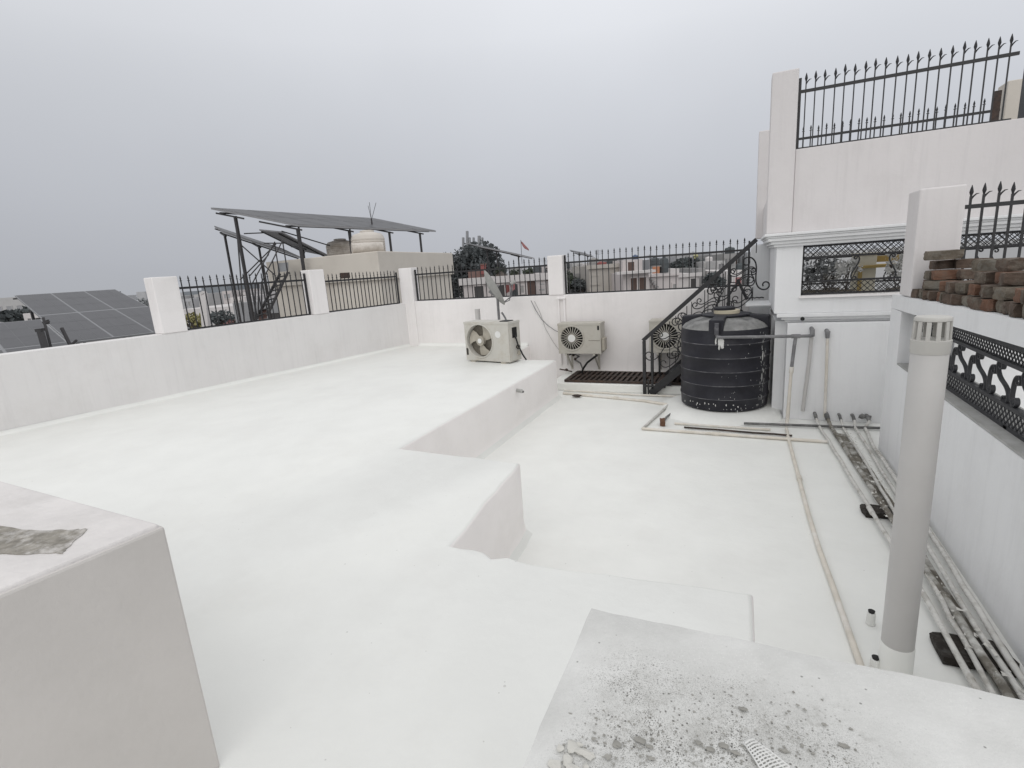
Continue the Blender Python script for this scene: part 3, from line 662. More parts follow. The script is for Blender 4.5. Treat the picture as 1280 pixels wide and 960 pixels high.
# things kept on the gallery
def leaf_cloud(mb, c, rx, ry, rz_, n, s0, s1, rd):
    for i in range(n):
        while True:
            p = Vector((rd.uniform(-1, 1), rd.uniform(-1, 1), rd.uniform(-1, 1)))
            if p.length < 1: break
        p = Vector((p.x * rx, p.y * ry, p.z * rz_)) + Vector(c); s_ = rd.uniform(s0, s1)
        u = Vector((rd.gauss(0, 1), rd.gauss(0, 1), rd.gauss(0, .7))).normalized(); v = u.orthogonal().normalized(); v = (v * cos(rd.uniform(0, 6)) + u.cross(v) * sin(rd.uniform(0, 6)))
        mb.add([p - u * s_, p + v * s_ * .5, p + u * s_, p - v * s_ * .5], [(0, 1, 2, 3)])
def pot_plant(x, y, z, h, r, label, leaf='leafp', n=130, seed=0):
    rd = random.Random(seed); t = thing('potted_plant', (x, y, z), label, 'plant', 'plants on the gallery')
    MB().lathe([(.07, z + .002), (.10, z + .16), (.11, z + .165)], (x, y, 0), 16).build('pot', 'brickg', t)
    sm = MB()
    for k in range(5): sm.tube([(x, y, z + .15), (x + rd.uniform(-.05, .05), y, z + h * .5), (x + rd.uniform(-r, r) * .7, y + rd.uniform(-r, r) * .5, z + h * .8)], .005, 5)
    sm.build('stem', 'bark', t)
    lf_ = MB()
    for k in range(6): leaf_cloud(lf_, (x + rd.uniform(-r, r) * .7, y + rd.uniform(-r, r) * .5, z + h * rd.uniform(.6, .95)), r * .45, r * .4, h * .16, n // 6, .02, .05, rd)
    lf_.build('foliage', leaf, t)
for i, (x, y, h, r, lab, lf_) in enumerate(((.74, 7.75, .50, .14, 'dark leafed pot plant at the left end of the gallery', 'leafg'), (.93, 7.7, .52, .17, 'dusty grey pot plant, second from the left end of the gallery', 'leafg'), (1.13, 7.6, .55, .16, 'pale dusty plant near the middle of the gallery, beside the cream box', 'leafp'),
                                           (1.02, 8.0, .44, .12, 'low pale plant behind the others on the gallery', 'leafp'), (1.62, 7.5, .56, .14, 'pale dusty plant in front of the gold bench on the gallery', 'leafp'), (1.78, 7.7, .46, .12, 'pale plant at the right end of the gallery by the wall-end pillar', 'leafp'))):
    pot_plant(x, y, 1.302, h, r, lab, lf_, 170, i)
bx = thing('box', (1.36, 8.1, 1.30), 'cream box standing on the gallery behind the plants', 'box'); MB().box((1.26, 8.0, 1.303), (1.50, 8.2, 1.86)).build('carton', 'creamb', bx, .006); MB().box((1.25, 7.99, 1.862), (1.51, 8.21, 1.89)).build('lid', 'creamb', bx)
gb = thing('bench', (1.6, 8.2, 1.30), 'gold coloured bench on the gallery partly hidden by plants', 'bench')
MB().box((1.28, 7.95, 1.70), (2.1, 8.25, 1.735)).build('seat', 'gold', gb, .005); MB().box((1.28, 8.26, 1.76), (2.1, 8.29, 1.84)).build('backrest', 'gold', gb)
for x in (1.33, 2.05):
    for y in (7.99, 8.21): MB().bar((x, y, 1.302), (x, y, 1.698), .04, .04).build('leg', 'gold', gb)

# ------------------------------------------------------------------ right wall with grilled opening
RX = 1.25
rw = thing('boundary_wall', (1.4, 3.5, 0), 'white wall on the right with brick-topped ledge and grilled opening', 'wall')
def rz_top(y): return 1.525 + (5.9 - y) * .022
w = MB()
w.box((RX, -2.0, 0), (RX + .34, 5.9, .93)); w.box((RX, 5.53, .93), (RX + .34, 5.9, 1.399))
w.hexa([(RX, -2, 1.565), (RX + .34, -2, 1.565), (RX + .34, 5.9, 1.399), (RX, 5.9, 1.399), (RX, -2, rz_top(-2)), (RX + .34, -2, rz_top(-2)), (RX + .34, 5.9, 1.525), (RX, 5.9, 1.525)]); w.build('wall_face', 'wallb', rw)
MB().box((RX + .004, -1.9, .931), (RX + .335, 5.528, .945)).build('sill', 'sill', rw)
MB().box((RX, 5.33, 1.54), (RX + .30, 5.66, 2.40)).build('end_pillar', 'wallu', rw, .012)
MB().box((RX + .342, 5.36, 0), (4.4, 5.58, 1.50)).build('cross_wall', 'wallb', rw)
MB().box((4.42, 2.0, 0), (4.6, 6.7, 1.50)).build('far_wall', 'wall', rw)
railing('black spiked railing with curled leaf spears beside the wall-end pillar above the bricks', (RX + .30, 5.47), (2.55, 5.47), 1.51, 2.235, 2.40, 11, leaf=1, bw=.015, posts=(False, False), rh=.032)
# grille in the opening: two lattice strips and a band of flat scrolls
gr = thing('iron_grille', (1.40, 3.9, .95), 'heavy black iron grille with flat scroll band set in right wall opening', 'grille', 'ornamental iron grilles')
GX = RX + .10; y0, y1 = -1.2, 5.50; f = MB()
for z, th in ((.953, .026), (1.072, .022), (1.300, .022), (1.400, .026)): f.bar((GX, y0, z), (GX, y1, z), .03, th)
for y in (5.47, 2.9, 1.0): f.bar((GX, y, .946), (GX, y, 1.392), .03, .026, up=(0, 1, 0))
f.build('frame', 'ironb', gr)
l1 = MB(); lattice(l1, y0, y1 - .03, .966, 1.062, lambda u, v: (GX, u, v), .047, .0075, .005, (1, 0, 0)); l1.build('lower_lattice', 'ironb', gr)
l2 = MB(); lattice(l2, y0, y1 - .03, 1.311, 1.384, lambda u, v: (GX, u, v), .040, .0075, .005, (1, 0, 0)); l2.build('upper_lattice', 'ironb', gr)
y = 5.28; i = 0
while y > 1.5:
    sc = MB(); sc.ribbon(place2([(p * .225, q * .225) for p, q in S3], (GX, y, 1.186), radians(20), UY, UZ, 1), (1, 0, 0), .022, .009)
    sc.ribbon(place2([(p * .17, q * .17) for p, q in C3], (GX, y - .165, 1.175), radians(96), UY, UZ, 1), (1, 0, 0), .022, .008)
    sc.build('scroll', 'ironb', gr); y -= .31; i += 1
MB().bar((GX, 3.62, .948), (GX, 3.58, .95), .03, .03).build('lug', 'ironb', gr)

# ------------------------------------------------------------------ bricks stacked on the ledge
bk = 0
def brick(x, y, z, rz, label, material, L=.225, W=.105, H=.068, tilt=0, group='old bricks piled on the right ledge'):
    global bk; bk += 1
    rd = random.Random(bk); bm = bmesh.new(); bmesh.ops.create_cube(bm, size=1)
    bmesh.ops.subdivide_edges(bm, edges=bm.edges[:], cuts=3, use_grid_fill=True)
    for v in bm.verts:
        c = v.co; ex = abs(c.x) > .49; ey = abs(c.y) > .49; ez = abs(c.z) > .49; k = (ex + ey + ez)
        chip = .0035 if k >= 2 else .0015
        c.x = c.x * L; c.y = c.y * W; c.z = c.z * H
        v.co = c * (1 - (rd.uniform(0, .05) if k == 2 else rd.uniform(.02, .10) if k == 3 else 0)) + Vector([rd.uniform(-chip, chip) for _ in range(3)])
    me = bpy.data.meshes.new('brick'); bm.to_mesh(me); bm.free(); me.materials.append(M[material])
    o = bpy.data.objects.new('brick', me); COL.objects.link(o); o.location = (x, y, z + H / 2); o.rotation_euler = (0, tilt, rz)
    return tag(o, label, 'brick', group)
rd = random.Random(21)
GL = 'old brown brick in the middle of the pile on the white ledge'
# bottom course: headers to the roof side, running down the ledge
y = 5.28; k = 0
while y > 2.75:
    z = rz_top(y) + .004
    mt = ('brick', 'brickg', 'brick', 'brick', 'brickr', 'brickg', 'brick')[k % 7]
    brick(RX + .135 + rd.uniform(-.02, .02), y, z, rd.uniform(-.22, .22), 'bottom-course brick lying end-on along the edge of the white ledge', mt)
    if y < 5.2 and k % 5 != 3:
        brick(RX + .135 + rd.uniform(-.03, .03), y - rd.uniform(-.03, .03), z + .074, rd.uniform(-.38, .38), GL, ('brickg', 'brick', 'brick', 'brick', 'brickr')[(k * 7 + 1) % 5])
    y -= rd.uniform(.118, .135); k += 1
for x, y, dz, r, lab, mt in ((.16, 5.15, .148, .1, 'brown brick on the third course at the far end of the pile', 'brickg'), (.17, 5.02, .148, -.1, 'red-topped brick on the third course near the far end of the pile', 'brickr'),
                             (.20, 5.20, .222, .12, 'brown brick one below the topmost at the far end of the pile', 'brick'), (.13, 5.10, .296, .16, 'topmost brick at far end of the pile, overhanging to the left', 'brickg'),
                             (.30, 4.95, .148, .05, 'brown brick lying flat behind the red-topped one', 'brick'), (.33, 5.14, .222, -.06, 'brown brick against the railing near the top of the pile', 'brick'),
                             (.17, 4.15, .148, .2, 'long brown brick on top of the nearer half of the pile', 'brick'), (.20, 3.95, .148, .1, 'orange-faced brick on top of the nearer half of the pile', 'brickr'),
                             (.16, 3.78, .148, -.1, 'dark brown brick on top at the right edge of view', 'brick'), (.19, 4.28, .222, .15, 'pale-ended brick lying highest on the nearer half of the pile', 'brickg'), (.22, 4.02, .222, .25, 'brown brick topmost at the right edge of the pile', 'brick')):
    brick(RX + x, y, rz_top(y) + .004 + dz, r, lab, mt)

# ------------------------------------------------------------------ vent pipe
vp = thing('vent_pipe', (.70, 2.60, 0), 'tall pale grey vent pipe with slotted cowl standing on the roof', 'vent pipe')
PX, PY = .695, 2.60
MB().lathe([(.064, .002), (.064, 1.55), (.06, 1.555)], (PX, PY, 0), 40).build('pipe', 'pvc', vp)
MB().lathe([(.068, .0), (.0675, .16), (.0655, .17)], (PX, PY, 0), 40).build('painted_base', 'floor', vp)
MB().lathe([(.0655, 1.548), (.0665, 1.552), (.0685, 1.603), (.064, 1.606)], (PX, PY, 0), 40).build('collar', 'cowl', vp)
MB().lathe([(.056, 1.679), (.0625, 1.681), (.0625, 1.692), (.058, 1.697), (.02, 1.70)], (PX, PY, 0), 40).build('cap', 'cowl', vp)
for k in range(12):
    a = 2 * pi * k / 12 + .1; s_ = MB()
    c0 = Vector((PX + .060 * cos(a), PY + .060 * sin(a), 0)); tn = Vector((-sin(a), cos(a), 0)); rn = Vector((cos(a), sin(a), 0))
    vs = []
    for z, r in ((1.6055, .002), (1.6795, -.0005)):
        for i, j in ((-1, -1), (1, -1), (1, 1), (-1, 1)): vs.append(c0 + tn * i * .0075 + rn * (j * .003 + r) + Vector((0, 0, z)))
    s_.hexa(vs); s_.build('slat', 'cowl', vp)

# ------------------------------------------------------------------ pipes lying on the roof and on the walls
def pipe(label, pts, r, material, name='pipe', group='water pipes on the roof', cat='pipe', joints=()):
    pts = [Vector(p) for p in pts]
    if not joints:
        return tag(MB().tube(pts, r, 10).build(name, material), label, cat, group)
    t = thing(name, pts[0], label, cat, group); MB().tube(pts, r, 10).build('run', material, t)
    for a, b in joints:
        a = Vector(a); b = Vector(b); MB().tube([a, b], r * 1.35, 10).build('coupling', material, t)
    return t
def wavy(a, b, n, amp, seed):
    rd = random.Random(seed); a = Vector(a); b = Vector(b)
    return [a + (b - a) * (i / n) + Vector((rd.uniform(-amp, amp), rd.uniform(-amp, amp) * .3, rd.uniform(0, amp * .3))) for i in range(n + 1)]
pipe('pale beige pipe running towards the camera alone on the open floor, left of the others', [(.465, 6.35, .016), (.463, 6.0, .016), (.475, 5.1, .016), (.485, 4.22, .016), (.50, 3.7, .016), (.525, 3.26, .016), (.545, 2.85, .016), (.56, 2.55, .016)], .0165, 'beige', joints=(((.478, 4.95, .016), (.479, 4.87, .016)),))
pipe('dark grey pipe along the foot of the terrace block wall', wavy((.02, 6.42, .03), (1.42, 6.52, .03), 8, .004, 2), .015, 'darkpipe')
pipe('beige pipe nearest the open floor, in front of the tank plinth', wavy((-1.09, 6.02, .018), (.44, 5.97, .018), 6, .006, 3) + [Vector((.82, 5.97, .018))], .017, 'beige', joints=(((-.3, 5.995, .018), (-.22, 5.993, .018)),))
pipe('thin rusty pipe just behind the front beige one, by the plinth', wavy((-.62, 6.17, .018), (.50, 6.10, .018), 6, .01, 4), .011, 'rust')
pipe('pale pipe close to plinth, third from the open floor', wavy((-.75, 6.30, .02), (.30, 6.26, .02), 6, .006, 9), .013, 'beige')
pipe('short beige pipe cutting diagonally to the left of the tank', [(-.93, 7.14, .018), (-1.09, 6.02, .018)], .015, 'dirtpipe')
pipe('second short diagonal pipe beside the tank plinth', [(-.80, 7.45, .02), (-.80, 6.95, .02), (-.88, 6.55, .02), (-.89, 6.3, .02)], .012, 'darkpipe')
pipe('beige pipe lying at the foot of the white curb', wavy((-2.6, 7.56, .018), (-1.3, 7.30, .018), 6, .006, 5) + [Vector((-.95, 7.15, .018))], .02, 'beige', joints=(((-1.75, 7.39, .018), (-1.68, 7.376, .018)),))
pipe('second pale pipe close against the white curb', wavy((-2.64, 7.74, .02), (-1.5, 7.62, .02), 6, .006, 6) + [Vector((-.72, 7.62, .02))], .014, 'beige')
# risers
tp = thing('pipe_tee', (.52, 6.66, .66), 'grey T-shaped pipe from the tank to the terrace wall with painted riser below', 'pipe', 'water pipes on the walls')
MB().tube([(-.305, 6.615, 1.19), (-.305, 6.612, 1.06), (-.295, 6.60, 1.035), (-.25, 6.605, 1.03), (.685, 6.66, 1.03)], .018, 12).build('outlet_run', 'greypipe', tp)
MB().tube([(-.305, 6.615, 1.20), (-.305, 6.61, 1.06)], .026, 12).build('outlet_socket', 'ring', tp)
MB().tube([(.535, 6.651, 1.03), (.525, 6.65, .92), (.508, 6.65, .66)], .019, 12).build('down_pipe', 'greypipe', tp)
MB().tube([(.49, 6.647, 1.03), (.58, 6.654, 1.03)], .025, 12).build('tee_joint', 'greypipe', tp)
MB().tube([(.509, 6.65, .675), (.506, 6.65, .60)], .024, 12).build('coupling', 'beige', tp)
MB().tube([(.506, 6.65, .60), (.49, 6.62, .06), (.47, 6.45, .02)], .0165, 12).build('painted_riser', 'beige', tp)
el = MB().tube([(.67, 6.66, 1.03), (.70, 6.67, 1.035), (.70, 6.69, 1.09), (.70, 6.80, 1.10)], .022, 10); el.build('wall_elbow', 'greypipe', tp)
pipe('pale conduit leaning against the terrace wall, ending above the floor', [(.70, 6.735, 1.06), (.69, 6.74, .7), (.655, 6.75, .12)], .021, 'pvc', group='water pipes on the walls')
pr_ = thing('pipe', (.86, 6.76, .05), 'thin upright beige pipe with elbows on the terrace wall', 'pipe', 'water pipes on the walls')
MB().tube([(.86, 6.76, 1.02), (.875, 6.765, .5), (.885, 6.76, .06)], .0155, 10).build('run', 'beige', pr_)
MB().tube([(.86, 6.76, .99), (.858, 6.755, 1.06), (.85, 6.80, 1.075)], .021, 10).build('elbow', 'greypipe', pr_)
# wall elbows with runs lying along the right wall
runs = [(.785, 'pipe from the first wall elbow, outer edge of the bundle', 'dirtpipe', .0145, [(.80, 6.55), (.86, 5.4), (.90, 4.3), (.955, 3.29), (.98, 2.6), (1.0, 1.6)]),
        (.90, 'grimy pipe second from the outer edge of the bundle', 'grime', .020, [(.915, 6.5), (.97, 5.3), (1.0, 4.3), (1.06, 3.2), (1.08, 2.6), (1.10, 1.6)]),
        (1.03, 'pale pipe in the middle of the bundle along right wall', 'dirtpipe', .0125, [(1.03, 6.5), (1.06, 5.2), (1.05, 4.3), (1.03, 3.2), (1.03, 2.6), (1.04, 1.6)]),
        (1.16, 'pale pipe second from the right wall in the bundle', 'dirtpipe', .014, [(1.15, 6.5), (1.15, 5.2), (1.13, 4.2), (1.12, 3.2), (1.13, 2.6), (1.14, 1.6)]),
        (1.30, 'pale pipe nearest the right wall in the bundle', 'dirtpipe', .016, [(1.24, 6.5), (1.205, 5.8), (1.20, 4.6), (1.185, 3.6), (1.18, 2.8), (1.18, 1.6)])]
for i, (x0, lab, mt, r, pts) in enumerate(runs):
    t = thing('pipe', (x0, 6.7, .03), lab, 'pipe', 'pipe bundle along the right wall')
    zf = .045 if i < 3 else .05
    P3 = [Vector((px_, py_, .024 + (.03 if k > 1 else 0) + .006 * ((i + k) % 2))) for k, (px_, py_) in enumerate(pts)]
    fine = []
    rd = random.Random(40 + i)
    for a_, b_ in zip(P3[:-1], P3[1:]):
        for q in range(4): fine.append(a_.lerp(b_, q / 4) + Vector((rd.uniform(-.0045, .0045), 0, rd.uniform(-.002, .003))))
    fine.append(P3[-1])
    MB().tube([(x0, 6.79, .085), (x0, 6.71, .085), (x0 + .005, 6.66, .06)] + fine, r, 10).build('run', mt, t)
    e_ = MB().tube([(x0, 6.80, .088), (x0, 6.72, .088), (x0, 6.69, .075), (x0 + .004, 6.66, .06)], r * 1.3, 10); e_.build('elbow', 'darkpipe', t)
    if i in (0, 3):
        q = P3[2]; MB().tube([q + Vector((-.003, .05, 0)), q + Vector((.003, -.05, 0))], r * 1.3, 10).build('coupling', mt, t)
for x, lab in ((1.245, 'black capped pipe elbow at right end of the row on the terrace wall'),):
    t = thing('valve', (x, 6.72, .08), lab, 'valve'); MB().blob((x, 6.74, .09), .035, 3).blob((x + .06, 6.73, .09), .03, 5).build('body', 'darkpipe', t)
# dirt and paint flakes caught between the pipes
fl = MB(); rd = random.Random(9)
for i in range(260):
    y = rd.uniform(1.8, 6.3); x = .93 + (6.2 - y) * .02 + rd.uniform(-.02, .14); s_ = rd.uniform(.006, .02)
    fl.add([Vector((x, y, .075)) + Vector((rd.uniform(-1, 1), rd.uniform(-1.6, 1.6), rd.uniform(0, .5))) * s_ for _ in range(4)], [(0, 1, 2, 3)])
tag(fl.build('paint_flakes', 'chip'), 'white paint flakes scattered over the pipe bundle', 'flakes', kind='stuff')
ml = MB(); poly = [(.93, 6.3), (1.0, 5.2), (1.03, 4.2), (1.08, 3.2), (1.09, 2.4), (1.10, 1.7), (1.17, 1.7), (1.17, 2.4), (1.13, 3.2), (1.12, 4.2), (1.09, 5.2), (1.02, 6.3)]
ml.prism(rot_outline(poly, 3, .012), .003, .012); tag(ml.build('dirt_streak', 'grime'), 'dark dirt gathered under the pipes along the right wall', 'dirt', kind='stuff')
# bricks propping the bundle
brick(1.06, 2.84, .003, 0.02, 'dark damp brick under the pipe bundle near the vent pipe', 'darkbrick', .30, .20, .042, group='bricks under the pipes')
brick(.985, 4.36, .003, .1, 'dark brick under the pipe bundle farther back beside the vent pipe', 'darkbrick', .26, .15, .045, group='bricks under the pipes')
brick(-.885, 6.24, .003, pi / 2 + .2, 'small red broken brick beside the beige pipes near the tank', 'brickr', .085, .06, .085, group='bricks under the pipes')
tag(MB().blob((-2.33, 7.40, .028), .05, 8, (1.5, .8, .4), 2, .2).build('stone', 'rust'), 'flat brown stone on the floor by the curb pipe', 'stone')
# stubs
for x, y, z, lab in ((.664, 2.96, .07, 'short black-mouthed pipe stub on the floor left of the vent pipe'), (.617, 2.60, .06, 'black-mouthed pipe stub close to the foot of vent pipe')):
    t = thing('pipe_stub', (x, y, 0), lab, 'pipe'); MB().lathe([(.022, .002), (.020, z), (.013, z + .001)], (x, y, 0), 14).build('stub', 'floor', t); MB().lathe([(.0125, z - .002), (.017, z + .012), (.011, z + .016)], (x, y, 0), 12).build('mouth', 'rubber', t)
t = thing('overflow_spout', (-2.59, 5.79, .5), 'little white spout poking out of the deck side', 'spout')
MB().tube([(-2.62, 5.79, .50), (-2.53, 5.77, .495), (-2.52, 5.768, .48)], .022, 12).build('spout', 'sill', t); MB().disc((-2.508, 5.766, .487), (1, -.1, -.3), .015, .006, 12).build('mouth', 'rubber', t)

# ------------------------------------------------------------------ foreground blocks
bl = thing('plaster_block', (-2.2, .2, .6), 'tall white plastered block at lower left with a broken patch on top', 'plaster block')
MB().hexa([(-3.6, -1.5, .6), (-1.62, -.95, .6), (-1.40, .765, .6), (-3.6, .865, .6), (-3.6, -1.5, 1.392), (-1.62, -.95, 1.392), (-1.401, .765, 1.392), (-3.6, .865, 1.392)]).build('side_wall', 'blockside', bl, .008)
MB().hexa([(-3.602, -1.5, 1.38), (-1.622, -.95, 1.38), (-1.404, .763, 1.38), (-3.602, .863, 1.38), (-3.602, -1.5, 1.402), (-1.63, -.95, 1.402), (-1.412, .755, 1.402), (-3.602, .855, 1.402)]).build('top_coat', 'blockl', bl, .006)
pp = [(-1.575, .672), (-1.60, .665), (-1.67, .635), (-1.76, .612), (-1.9, .60), (-1.9, .50), (-1.72, .505), (-1.60, .535), (-1.52, .565), (-1.485, .575), (-1.505, .59), (-1.54, .63)]
MB().prism(rot_outline(pp, 3, .004), 1.4025, 1.4045).build('broken_patch', 'concrete', bl)
br = thing('parapet_block', (.3, .5, .6), 'white plastered block in the foreground with a speckled dirty top', 'plaster block')
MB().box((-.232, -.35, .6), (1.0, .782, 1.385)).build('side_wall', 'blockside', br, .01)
tb = MB(); nx, ny = 60, 40; vs = []; rd = random.Random(2)
for j in range(ny + 1):
    for i in range(nx + 1):
        x = -.236 + 1.24 * i / nx; y = -.354 + 1.14 * j / ny
        e = min(x + .236, 1.004 - x, .786 - y, y + .354); z = 1.402 - max(0, .010 - e) ** 2 * 40 + .0012 * sin(23 * x + 3 * sin(17 * y)) + rd.uniform(-.0004, .0004)
        if i in (0, nx) or j in (0, ny): x += rd.uniform(-.0009, .0009); y += rd.uniform(-.0009, .0009)
        vs.append((x, y, z))
tb.add(vs, [(j * (nx + 1) + i, j * (nx + 1) + i + 1, (j + 1) * (nx + 1) + i + 1, (j + 1) * (nx + 1) + i) for j in range(ny) for i in range(nx)], True)
ring_ = [i for i in range(nx + 1)] + [(j * (nx + 1) + nx) for j in range(1, ny + 1)] + [ny * (nx + 1) + i for i in range(nx - 1, -1, -1)] + [j * (nx + 1) for j in range(ny - 1, 0, -1)]
low = [(vs[i][0], vs[i][1], 1.386) for i in ring_]; tb.add([vs[i] for i in ring_] + low, [(k, (k + 1) % len(ring_), len(ring_) + (k + 1) % len(ring_), len(ring_) + k) for k in range(len(ring_))], True)
tb.build('top_coat', 'block', br)
def on_top(px, py):
    d = at(px, py, 1) - EYE; return EYE + d * ((1.4035 - 2.0) / d.z)
# grit and chips
for k, (px, py, s_) in enumerate(((929, 886, .0085), (742, 923, .006), (755, 919, .005), (771, 930, .009), (800, 925, .010), (812, 933, .008), (760, 946, .007), (815, 948, .007), (873, 928, .008), (887, 936, .008), (905, 932, .010), (918, 940, .008), (992, 865, .0045), (997, 881, .004), (1030, 905, .005), (1055, 932, .009), (1064, 911, .004), (1006, 887, .0045), (986, 889, .004), (713, 892, .004), (980, 938, .007))):
    p = on_top(px, py)
    lab = 'larger grey-brown grit lump lying alone on the dirty block top' if k == 0 else 'small dark grit flake on the speckled top of the foreground block'
    tag(MB().blob((p.x, p.y, 1.4035), s_ * .5, 60 + k, (random.uniform(.8, 1.7), random.uniform(.5, 1), .22), 2, .42).build('grit', 'grit'), lab, 'grit', 'grit flakes on the foreground block')
for k, (px, py, s_) in enumerate(((702, 936, .010), (716, 934, .012), (728, 940, .011), (724, 930, .009), (736, 946, .010), (733, 958, .011), (708, 950, .011), (694, 958, .009), (714, 962, .012))):
    p = on_top(px, py)
    tag(MB().blob((p.x, p.y, 1.404), s_ * .72, 90 + k, (random.uniform(.6, 1.5), random.uniform(.6, 1.3), .3), 1, .5).build('plaster_chip', 'chip'), 'pale crumbled plaster chip at near left corner of foreground block', 'plaster chip', 'plaster chips on the foreground block')
gd_ = MB(); rd = random.Random(31)
for k in range(300):
    px = rd.gauss(860, 100)
    if not 700 < px < 1070: continue
    py = 955 - abs(rd.gauss(0, 38)) ; p = on_top(px, py); q_ = rd.uniform(.0006, .0017)
    gd_.blob((p.x, p.y, 1.4032), q_, k, (rd.uniform(.7, 1.6), 1, .5), 1, .3)
tag(gd_.build('fine_grit', 'grit'), 'fine dark grit strewn over the dirty block top', 'grit', kind='stuff')
nt_ = MB(); o0 = on_top(934, 926); o1 = on_top(972, 968); L_ = (o1 - o0); sd = Vector((-L_.y, L_.x, 0)).normalized() * .018
for k in range(6):
    a = o0 + sd * ((k - 2.5) / 2.5) * .35; b = o1 + sd * ((k - 2.5) / 2.5) * 1.0; nt_.tube([a + Vector((0, 0, .001)), a.lerp(b, .5) + Vector((0, 0, .004)), b + Vector((0, 0, .003))], .0009, 5)
for k in range(1, 13):
    t_ = k / 12; c_ = o0.lerp(o1, t_); w_ = .35 + .65 * t_; nt_.tube([c_ - sd * w_ + Vector((0, 0, .003)), c_ + Vector((0, 0, .005)), c_ + sd * w_ + Vector((0, 0, .003))], .0009, 5)
tag(nt_.build('mesh_scrap', 'net'), 'scrap of white plastic mesh lying on the dirty block top', 'mesh scrap')

# ------------------------------------------------------------------ neighbours and city
def frame2(px0, px1, py, depth, ztop=None, yaw=0):
    a = at(px0, py, depth); b = at(px1, py, depth); z = a.z if ztop is None else ztop
    return a, b, z
def house(label, px0, px1, ptop, depth, wallm, thick=8, wins=(), turn=0, parapet=.0, name='house', extras=None, base=-9.5, group=None, roofm=None):
    """a house whose front runs between two surveyed bearings at the given distance; windows given as (u0,u1,z_top_below_roof,height,material)"""
    a = at(px0, ptop, depth); b = at(px1, ptop, depth); zt = (a.z + b.z) / 2
    a = Vector((a.x, a.y)); b = Vector((b.x, b.y)); W = (b - a).length; u = (b - a).normalized(); n_ = Vector((-u.y, u.x))
    t = thing(name, (*((a + b) / 2), base), label, 'building', group)
    def Q(s_, dep, z): p = a + u * s_ + n_ * dep; return Vector((p.x, p.y, z))
    w_ = MB().hexa([Q(0, 0, base), Q(W, 0, base), Q(W, thick, base), Q(0, thick, base), Q(0, 0, zt), Q(W, 0, zt), Q(W, thick, zt), Q(0, thick, zt)]); w_.build('wall', wallm, t)
    if parapet:
        r_ = MB().hexa([Q(-.15, -.15, zt - parapet), Q(W + .15, -.15, zt - parapet), Q(W + .15, -.003, zt - parapet), Q(-.15, -.003, zt - parapet), Q(-.15, -.15, zt + .05), Q(W + .15, -.15, zt + .05), Q(W + .15, -.003, zt + .05), Q(-.15, -.003, zt + .05)]); r_.build('roof_band', roofm or wallm, t)
    for (u0, u1, zo, h, mt) in wins:
        s0, s1 = u0 * W, u1 * W
        fr_ = MB()
        for (p, q) in ((Q(s0 - .06, -.02, zt - zo + .04), Q(s1 + .06, -.02, zt - zo + .04)), (Q(s0 - .06, -.02, zt - zo - h - .04), Q(s1 + .06, -.02, zt - zo - h - .04))): fr_.bar(p, q, .06, .08)
        for s_ in (s0 - .03, s1 + .03): fr_.bar(Q(s_, -.02, zt - zo - h), Q(s_, -.02, zt - zo), .06, .06, up=(*u, 0))
        fo = fr_.build('window', wallm, t)
        mid = (s0 + s1) / 2
        pn = MB().hexa([Q(s0, -.025, zt - zo - h), Q(s1, -.025, zt - zo - h), Q(s1, -.004, zt - zo - h), Q(s0, -.004, zt - zo - h), Q(s0, -.025, zt - zo), Q(s1, -.025, zt - zo), Q(s1, -.004, zt - zo), Q(s0, -.004, zt - zo)])
        pn.build('pane', mt, fo)
    if extras: extras(t, Q, W, zt)
    return t
def grid(nc, nr, z0, dz, h, mt, a=.08, b=.92, fill=.5):
    out = []
    for r in range(nr):
        for c_ in range(nc):
            s0 = a + (b - a) * (c_ + (1 - fill) / 2) / nc; out.append((s0, s0 + (b - a) * fill / nc, z0 + dz * r, h, mt))
    return out
def roof_tank(label, px, pb, depth, r, h, material, group='rooftop water tanks'):
    p = at(px, pb, depth); t = thing('roof_tank', p, label, 'water tank', group)
    MB().lathe([(r, 0), (r, h * .3), (r * 1.02, h * .32), (r, h * .34), (r, h * .6), (r * 1.02, h * .62), (r, h * .64), (r, h * .82), (r * .8, h * .93), (r * .35, h * .97)], p, 20).build('body', material, t)
    MB().lathe([(r * .35, h * .97), (r * .35, h * 1.05), (r * .2, h * 1.06)], p, 16).build('lid', material, t)
def tree(label, px, ptop, pbase, depth, rx, leaf, n, s0, s1, seed, lobes=9, group='trees among the houses', squash=.8, zb=-9.5):
    rd = random.Random(seed); top = at(px, ptop, depth); bot = at(px, pbase, depth); H = top.z - bot.z
    t = thing('tree', (top.x, top.y, zb), label, 'tree', group); cx, cy = top.x, top.y; zc = bot.z
    tr = MB(); tr.tube([(cx, cy, zb), (cx + .1, cy, (zb + zc) / 2), (cx, cy, zc + H * .4)], [.3, .24, .12], 8)
    lf_ = MB()
    for k in range(lobes):
        a = rd.uniform(0, 6.28); r = rd.uniform(.1, .75); zz = zc + H * rd.uniform(.15, .85); sh = 1 - .55 * abs((zz - zc) / H - .4)
        c_ = Vector((cx + rx * r * sh * cos(a), cy + rx * r * sh * sin(a), zz))
        tr.tube([(cx, cy, zc - H * .1), ((cx + c_.x) / 2, (cy + c_.y) / 2, (zc + zz) / 2 - .1), c_], [.1, .06, .02], 5)
        leaf_cloud(lf_, c_, rx * rd.uniform(.3, .5), rx * rd.uniform(.3, .5), min(H * .3, rx * .4), n // lobes, s0, s1, rd)
    leaf_cloud(lf_, (cx, cy, zc + H * .45), rx * .75, rx * .75, H * .5, n // 4, s0, s1, rd)
    tr.build('trunk', 'bark', t); lf_.build('crown', leaf, t)

